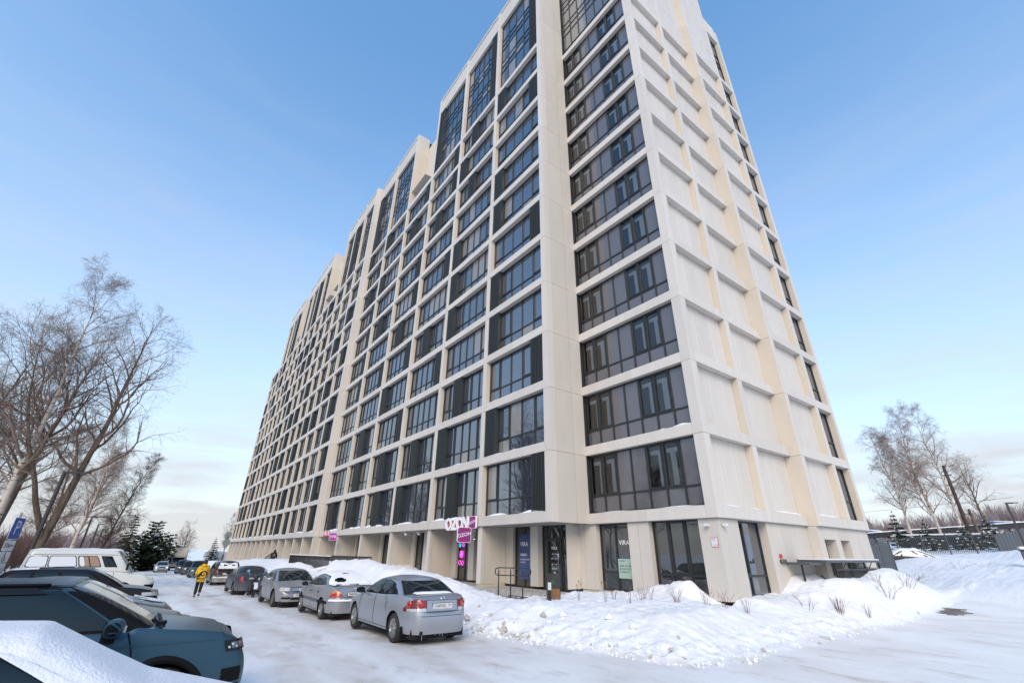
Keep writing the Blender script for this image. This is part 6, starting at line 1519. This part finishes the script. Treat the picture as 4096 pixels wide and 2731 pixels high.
MB().box(-1.0, .2, -.10, 0, -.22, .22).build('sign_box', M['signred'], t); put_text('lettering', 'WB', .46, M['signwhite'], t, (-.4, -.11, 0), FA, .01)
for i, ch in enumerate('ПВЗ'): put_text('letters', ch, .44, M['violet'] if i % 2 else M['signwhite'], t, (.45 + .42 * i, -.08, 0), FA, .04)
# window signs
M['neon_pink'] = mat('neon_pink', (.3, .02, .25), .4, emit=(1, .08, .75), estr=.8); M['neon_blue'] = mat('neon_blue', (.02, .2, .4), .4, emit=(.05, .55, 1), estr=.8); M['poster_blue'] = mat('blue_poster', (.035, .06, .16), .5, noise=(1.2, (.05, .09, .22), .4, .6)); M['poster_mint'] = mat('mint_poster', (.34, .46, .39), .6)
wx, wy = -16.0, YB + .05
t = empty('neon_sign', (wx, wy, 2.0)); tag(t, 'glowing pink and blue neon panel in the arcade window', 'neon sign')
plate(.36, .36, .06, .02, M['neon_pink'], 'panel', t, (0, 0, 0), FA); put_text('lettering', 'OZON', .12, M['signwhite'], t, (0, -.02, 0), (R(90), R(-15), 0), .004)
b = MB().tube([(-.2 + .10 * math.cos(a), -.01, .48 + .10 * math.sin(a)) for a in np.linspace(0, 6.28, 11)], .018, 5, cap=False).tube([(-.2, -.01, .42), (-.1, -.01, .58)], .018, 5); b.build('blue_tube', M['neon_blue'], t)
b = MB().tube([(.16 + .09 * math.cos(a), -.01, .50 + .09 * math.sin(a)) for a in np.linspace(0, 6.28, 11)], .018, 5, cap=False).tube([(-.15 + .1 * math.cos(a), -.01, -.44 + .12 * math.sin(a)) for a in np.linspace(0, 6.28, 11)], .02, 5, cap=False).tube([(.16 + .1 * math.cos(a), -.01, -.46 + .12 * math.sin(a)) for a in np.linspace(0, 6.28, 11)], .018, 5, cap=False); b.build('pink_tube', M['neon_pink'], t)
t = empty('window_poster', (-10.05, YB + .10, 2.0)); tag(t, 'tall dark blue poster in the window left of the glass door', 'poster')
MB().box(-.48, .48, -.006, 0, -1.05, .95).build('sheet', M['poster_blue'], t)
for txt, sz, z in (('VIRA', .28, .50), ('ОБМЕН', .15, .02), ('ВАШЕЙ КВАРТИРЫ', .075, -.18), ('НА НОВУЮ', .075, -.30)): put_text('lettering', txt, sz, M['signwhite'], t, (-.38, -.008, z), FA, .001, 'LEFT')
t = empty('door_lettering', (-7.95, YB + .135, 1.9)); tag(t, 'white opening hours lettering on the glass entrance door', 'lettering')
for txt, sz, z in (('VIRA', .20, .42), ('2111 333', .085, .18), ('9°° - 18°°', .10, -.02), ('10°° - 17°°', .10, -.25), ('ВЫХОДНОЙ', .06, -.42)): put_text('lettering', txt, sz, M['signwhite'], t, (0, 0, z), FA, .001)
MB().tube([(0, .0, -.62), (0, -.006, -.62)], .07, 14).build('sticker', M['signwhite'], t)
t = empty('window_poster', (-4.52, .32, 1.62)); tag(t, 'mint green poster with black slogan in the first shop window', 'poster')
MB().box(-.40, .40, -.006, 0, -.40, .32).build('sheet', M['poster_mint'], t)
for txt, sz, z in (('С ВИДОМ', .06, .24), ('ДВОР, КОТОРЫЙ', .085, .05), ('НЕ ЗАХОЧЕТСЯ', .085, -.06), ('ПОКИДАТЬ', .085, -.17)): put_text('lettering', txt, sz, M['ink'], t, (-.34, -.008, z), FA, .001, 'LEFT')
put_text('lettering', 'VIRA', .26, M['signwhite'], t, (.0, -.004, .92), FA, .001)
t = empty('door_lettering', (-31.0, YB + .13, 1.75)); tag(t, 'white letters on the dark glass door further along the arcade', 'lettering')
for txt, z in (('АРЕНДА', .16), ('ОФИСОВ', -.16)): put_text('lettering', txt, .26, M['signwhite'], t, (0, 0, z), FA, .001)
t = empty('fire_hydrant_sign', (-.35, .105, 2.52)); tag(t, 'small white plate with red border and letters ПГ by the corner', 'plate')
MB().box(-.13, .13, 0, .01, -.15, .15).build('border', M['signred'], t); MB().box(-.118, .118, -.004, -.001, -.138, .138).build('sheet', M['whitesign'], t); put_text('lettering', 'ПГ', .11, M['signred'], t, (-.02, -.006, .07), FA, .001); put_text('lettering', '4,2', .08, M['signred'], t, (.05, -.006, -.09), FA, .001)
t = empty('hose_connection', (-.115, 4.25, 1.95)); tag(t, 'pair of brass hose couplings under a small red plate on the end wall', 'hose connection')
MB().box(0, .012, -.12, .12, .10, .24).build('red_plate', mat('red_plate', (.55, .05, .03), .5), t)
for y in (-.09, .09): MB().tube([(0, y, -.02), (.12, y, -.02)], [.075, .085], 12).build('coupling', mat('old_brass', (.16, .13, .10), .45, .6), t)
for (x, y, rz, w_) in ((-.5, .1, 0, 'on the front face'), (-.1, .35, R(90), 'on the end wall face')):
    t = empty('security_camera', (x, y, 3.08), rz); tag(t, 'small white security camera at the building corner ' + w_, 'camera'); MB().box(-.05, .09, -.17, -.02, -.04, .04).build('housing', M['whitesign'], t); MB().tube([(0, .0, .02), (0, -.06, .02)], .025, 8).build('bracket', M['whitesign'], t)
# hanging globe lamps in the arcade
for i, (x, y) in enumerate(((-20.9, -2.0), (-19.2, -1.9))):
    b = MB().lathe([(.0, -.13), (.1, -.10), (.14, 0), (.1, .10), (.0, .13)], 14, axis='z'); o = b.build('globe_lamp', M['whitesign'], None, (x, y, KZ(0) - .14)); tag(o, 'white globe lamp under the arcade ceiling, ' + ('left' if i == 0 else 'right') + ' of the pair', 'lamp', 'globe lamps under the arcade ceiling')
# triangular and diamond road signs seen from behind
t = empty('road_sign', (-74, -6.1, gz(-74, -6.1))); tag(t, 'grey backs of a diamond sign and a round sign on one post', 'road sign'); zb = gz(-74, -6.1)
MB().cyl((0, 0), .06, -.3, 3.9, 8).build('pole', M['greyback'], t); MB().box(-.14, .14, -.14, .14, -.2, 1.0).build('post_base', M['grey_steel'], t)
MB().prism([(.55, 0), (0, .95), (-.55, 0), (0, -.95)], -.012, .012).build('diamond_plate', M['greyback'], t, (.08, 0, 2.55)).rotation_euler = (R(90), 0, R(95)); MB().prism([(.5 * math.cos(a), .5 * math.sin(a)) for a in np.linspace(0, 2 * math.pi, 9)[:-1]], -.012, .012).build('round_plate', M['greyback'], t, (.08, 0, 3.55)).rotation_euler = (R(90), 0, R(95))
t = empty('garage', (-139, 1, gz(-139, 1))); tag(t, 'low white garage with a snowy roof past the far end of the block', 'garage'); MB().box(-4, 3, -3.5, 6, -1, 2.1).build('wall', mat('garage_white', (.50, .51, .52), .7, noise=(.8, (.40, .41, .42), .4, .65)), t); MB().box(-4.2, 3.2, -3.7, 6.2, 2.1, 2.4).build('roof_snow', M['snow'], t)
# motorbike behind the silver saloon
t = empty('motorcycle', (-21.6, -10.35, road_z(-21.6))); tag(t, 'dark motorcycle with a white mudguard and round mirrors, between two saloons', 'motorcycle')
for x in (.65, -.65): MB().lathe([(.2, -.05), (.27, -.055), (.31, 0), (.27, .055), (.2, .05)], 20).build('wheel', M['tyre'], t, (x, 0, .31))
MB().tube([(.66, 0, .33), (.42, 0, .95)], .035, 6).build('fork', M['black'], t); P = [[(.65 + .37 * math.cos(a), y, .34 + .37 * math.sin(a)) for a in np.linspace(.2, 2.3, 9)] for y in (-.09, 0, .09)]; MB().grid(P, 0, True).build('front_mudguard', M['whitesign'], t)
MB().box(-.3, .35, -.13, .13, .3, .65).box(-.75, .1, -.13, .13, .68, .80).build('frame', M['black'], t); MB().tube([(.5, -.1, .9), (.53, 0, .92), (.5, .1, .9)], [.08, .12, .08], 10).build('headlamp', M['black'], t); MB().tube([(.38, -.38, 1.02), (.44, 0, .98), (.38, .38, 1.02)], .018, 6).build('handlebar', M['black'], t)
for sd in (1, -1): MB().tube([(.42, sd * .3, 1.0), (.38, sd * .42, 1.25)], .008, 4).tube([(.38, sd * .42, 1.25), (.395, sd * .42, 1.26)], .075, 12).build('mirror', M['chrome'], t)
MB().tube([(-.1, .15, .3), (0, .32, .02)], .018, 5).tube([(-.1, -.15, .3), (0, -.32, .02)], .018, 5).build('stand', M['steel'], t)
# ---- people
M['skin'] = mat('skin', (.42, .25, .18), .6); M['yellow'] = mat('yellow_jacket', (.72, .42, .01), .7, noise=(6, (.60, .34, .01), .4, .65)); M['trousers'] = mat('black_trousers', (.012, .012, .013), .85); M['hair'] = mat('dark_hair', (.03, .02, .015), .8); M['shoe'] = mat('dark_shoes', (.03, .03, .032), .7)
def skin_obj(name, verts, edges, radii, m, parent, root=0, sub=2):
    me = bpy.data.meshes.new(name); me.from_pydata(verts, edges, []); o = bpy.data.objects.new(name, me); COL.objects.link(o)
    md = o.modifiers.new('s', 'SKIN'); 
    for i, r_ in enumerate(radii):
        sv = me.skin_vertices[0].data[i]; sv.radius = (r_, r_) if not isinstance(r_, tuple) else r_; sv.use_root = (i == root)
    sb = o.modifiers.new('d', 'SUBSURF'); sb.levels = sub; sb.render_levels = sub
    dg = bpy.context.evaluated_depsgraph_get(); dg.update(); nm = bpy.data.meshes.new_from_object(o.evaluated_get(dg)); bpy.data.objects.remove(o)
    nm.name = name; nm.materials.clear(); nm.materials.append(m)
    for p in nm.polygons: p.use_smooth = True
    return inst(name, nm, parent)
def person(label, loc, rz, jacket, lean=.08, scale=1.0):
    t = empty('person', loc, rz); t.scale = (scale,) * 3; tag(t, label, 'person')       # facing +x, mid stride
    J = {'pel': (0, 0, .92), 'ch': (lean * .6, 0, 1.25), 'nk': (lean, 0, 1.47), 'hd': (lean + .03, 0, 1.62), 'top': (lean + .03, 0, 1.70),
         'lh': (0, .10, .88), 'lk': (.16, .10, .50), 'la': (.12, .10, .10), 'lt': (.28, .11, .04), 'rh': (0, -.10, .88), 'rk': (-.02, -.10, .49), 'ra': (-.30, -.10, .22), 'rt': (-.30, -.10, .07),
         'ls': (lean * .9, .20, 1.40), 'le': (lean - .08, .27, 1.14), 'lw': (lean + .14, .24, .98), 'rs': (lean * .9, -.20, 1.40), 're': (lean - .06, -.27, 1.14), 'rw': (lean + .16, -.24, .99)}
    ks = list(J); V = [J[k] for k in ks]; E = [(ks.index(a), ks.index(b_)) for a, b_ in (('pel', 'ch'), ('ch', 'nk'), ('nk', 'hd'), ('hd', 'top'), ('pel', 'lh'), ('lh', 'lk'), ('lk', 'la'), ('la', 'lt'), ('pel', 'rh'), ('rh', 'rk'), ('rk', 'ra'), ('ra', 'rt'), ('ch', 'ls'), ('ls', 'le'), ('le', 'lw'), ('ch', 'rs'), ('rs', 're'), ('re', 'rw'))]
    rad = {'pel': .13, 'ch': .15, 'nk': .055, 'hd': .095, 'top': .07, 'lh': .085, 'lk': .058, 'la': .042, 'lt': .04, 'rh': .085, 'rk': .058, 'ra': .042, 'rt': .04, 'ls': .062, 'le': .045, 'lw': .035, 'rs': .062, 're': .045, 'rw': .035}
    skin_obj('body', V, E, [rad[k] for k in ks], M['skin'], t)
    def subset(nm, keys, edges, rr_, m_): return skin_obj(nm, [J[k] if isinstance(k, str) else k for k in keys], edges, rr_, m_, t)
    subset('jacket', ['pel', 'ch', 'nk', 'ls', 'le', 'lw', 'rs', 're', 'rw', (0, 0, .78)], [(9, 0), (0, 1), (1, 2), (1, 3), (3, 4), (4, 5), (1, 6), (6, 7), (7, 8)], [.19, .195, .10, .095, .078, .062, .095, .078, .062, .20], jacket)
    subset('trousers', [(0, 0, .95), 'lh', 'lk', 'la', 'rh', 'rk', 'ra'], [(0, 1), (1, 2), (2, 3), (0, 4), (4, 5), (5, 6)], [.14, .115, .085, .075, .115, .085, .075], M['trousers'])
    for q, (a, b_) in enumerate((('la', 'lt'), ('ra', 'rt'))):
        skin_obj('shoe', [J[a][:2] + (J[a][2] - .02,), J[b_]], [(0, 1)], [.058, .052], M['shoe'], t)
    h = J['hd']; MB().lathe([(.0, .16), (.07, .145), (.108, .09), (.118, .02), (.112, -.04), (.08, -.09)], 16, axis='z').build('hair', M['hair'], t, (h[0] - .015, h[1], h[2]))
    hood = MB().lathe([(.07, .08), (.13, .05), (.15, -.02), (.11, -.08)], 14, axis='z').build('hood', jacket, t, (J['nk'][0] - .06, 0, J['nk'][2] + .03))
    # hands: palm and five fingers
    for sd, wv in ((1, 'lw'), (-1, 'rw')):
        w_ = J[wv]; vs_ = [w_, (w_[0] + .07, w_[1], w_[2] - .04)]; es = [(0, 1)]; rr_ = [.028, .03]
        for f in range(4):
            y = w_[1] + (-.03 + .02 * f); n = len(vs_); l = (.05, .06, .057, .045)[f]
            vs_ += [(w_[0] + .10, y, w_[2] - .055), (w_[0] + .10 + l * .6, y, w_[2] - .075), (w_[0] + .10 + l * .7, y, w_[2] - .11)]; es += [(1, n), (n, n + 1), (n + 1, n + 2)]; rr_ += [.010, .009, .008]
        n = len(vs_); vs_ += [(w_[0] + .06, w_[1] - sd * .045, w_[2] - .04), (w_[0] + .09, w_[1] - sd * .055, w_[2] - .07)]; es += [(0, n), (n, n + 1)]; rr_ += [.011, .009]
        skin_obj('hand', vs_, es, rr_, M['skin'], t, sub=1)
    return t, J
px, py = -22.6, -12.75
PZ = road_z(px) + .0
t, J = person('person walking away up the road in a bright yellow jacket and black trousers', (px, py, PZ), R(172), M['yellow'], .10, 1.0)
bp_ = empty('backpack', (px, py, PZ), R(172)); tag(bp_, 'yellow courier backpack with a black spiral on the walker\'s back', 'backpack')
b = MB(); P = []
for i, z in enumerate(np.linspace(.93, 1.42, 9)):
    k = .92 + .08 * math.sin(i / 8 * math.pi); P.append([(-.13 - .17 * k * (abs(math.cos(a)) ** .5) * (1 if math.cos(a) < 0 else -1) * -1 if False else -.22 + .12 * k * math.copysign(abs(math.cos(a)) ** .5, math.cos(a)), .215 * k * math.copysign(abs(math.sin(a)) ** .5, math.sin(a)), z) for a in np.linspace(0, 2 * math.pi, 25)])
b.grid(P, 0, True, flip=False); b.poly([p for p in P[-1][:-1]]); b.poly([p for p in reversed(P[0][:-1])]); b.build('pack', M['yellow'], bp_)
BK = -.345
def ribbon(pts, w_):
    b = MB(); P = [[], []]
    for i, (y, z) in enumerate(pts):
        a = pts[max(i - 1, 0)]; c_ = pts[min(i + 1, len(pts) - 1)]; dx, dz = c_[0] - a[0], c_[1] - a[1]; l = math.hypot(dx, dz) or 1; f = w_(i / (len(pts) - 1)); P[0].append((BK, y - dz / l * f, z + dx / l * f)); P[1].append((BK, y + dz / l * f, z - dx / l * f))
    return b.grid(P, 0, False)
sp_ = [(-.06 + (.15 - .019 * a) * math.cos(a + .5) * -1, 1.10 + (.15 - .019 * a) * math.sin(a + .5)) for a in np.linspace(-.9, 5.6, 26)]
ribbon([(.19 - .02 * math.cos(q), .96 + .22 * math.sin(q)) if False else (.19 - .16 * math.sin(q) ** 2, .96 + .26 * q / 1.57) for q in np.linspace(0, 1.57, 10)], lambda f: .036).build('black_stripe', M['ink'], bp_)
ribbon([(.11 - .10 * math.sin(q) ** 2, .95 + .24 * q / 1.57) for q in np.linspace(0, 1.57, 10)], lambda f: .032).build('black_stripe', M['ink'], bp_)
ribbon(sp_, lambda f: .036 * (1 - .3 * f)).build('black_spiral', M['ink'], bp_)
MB().tube([(BK, .08, 1.33), (BK - .004, .08, 1.33)], .022, 10).build('red_badge', M['signred'], bp_); MB().tube([(BK, .03, 1.33), (BK - .004, .03, 1.33)], .02, 10).build('black_badge', M['ink'], bp_)
person('dark clothed person on the stairs at the far end of the arcade', (-45.6, -4.9, .35), R(150), M['trousers'], .16, 1.0)
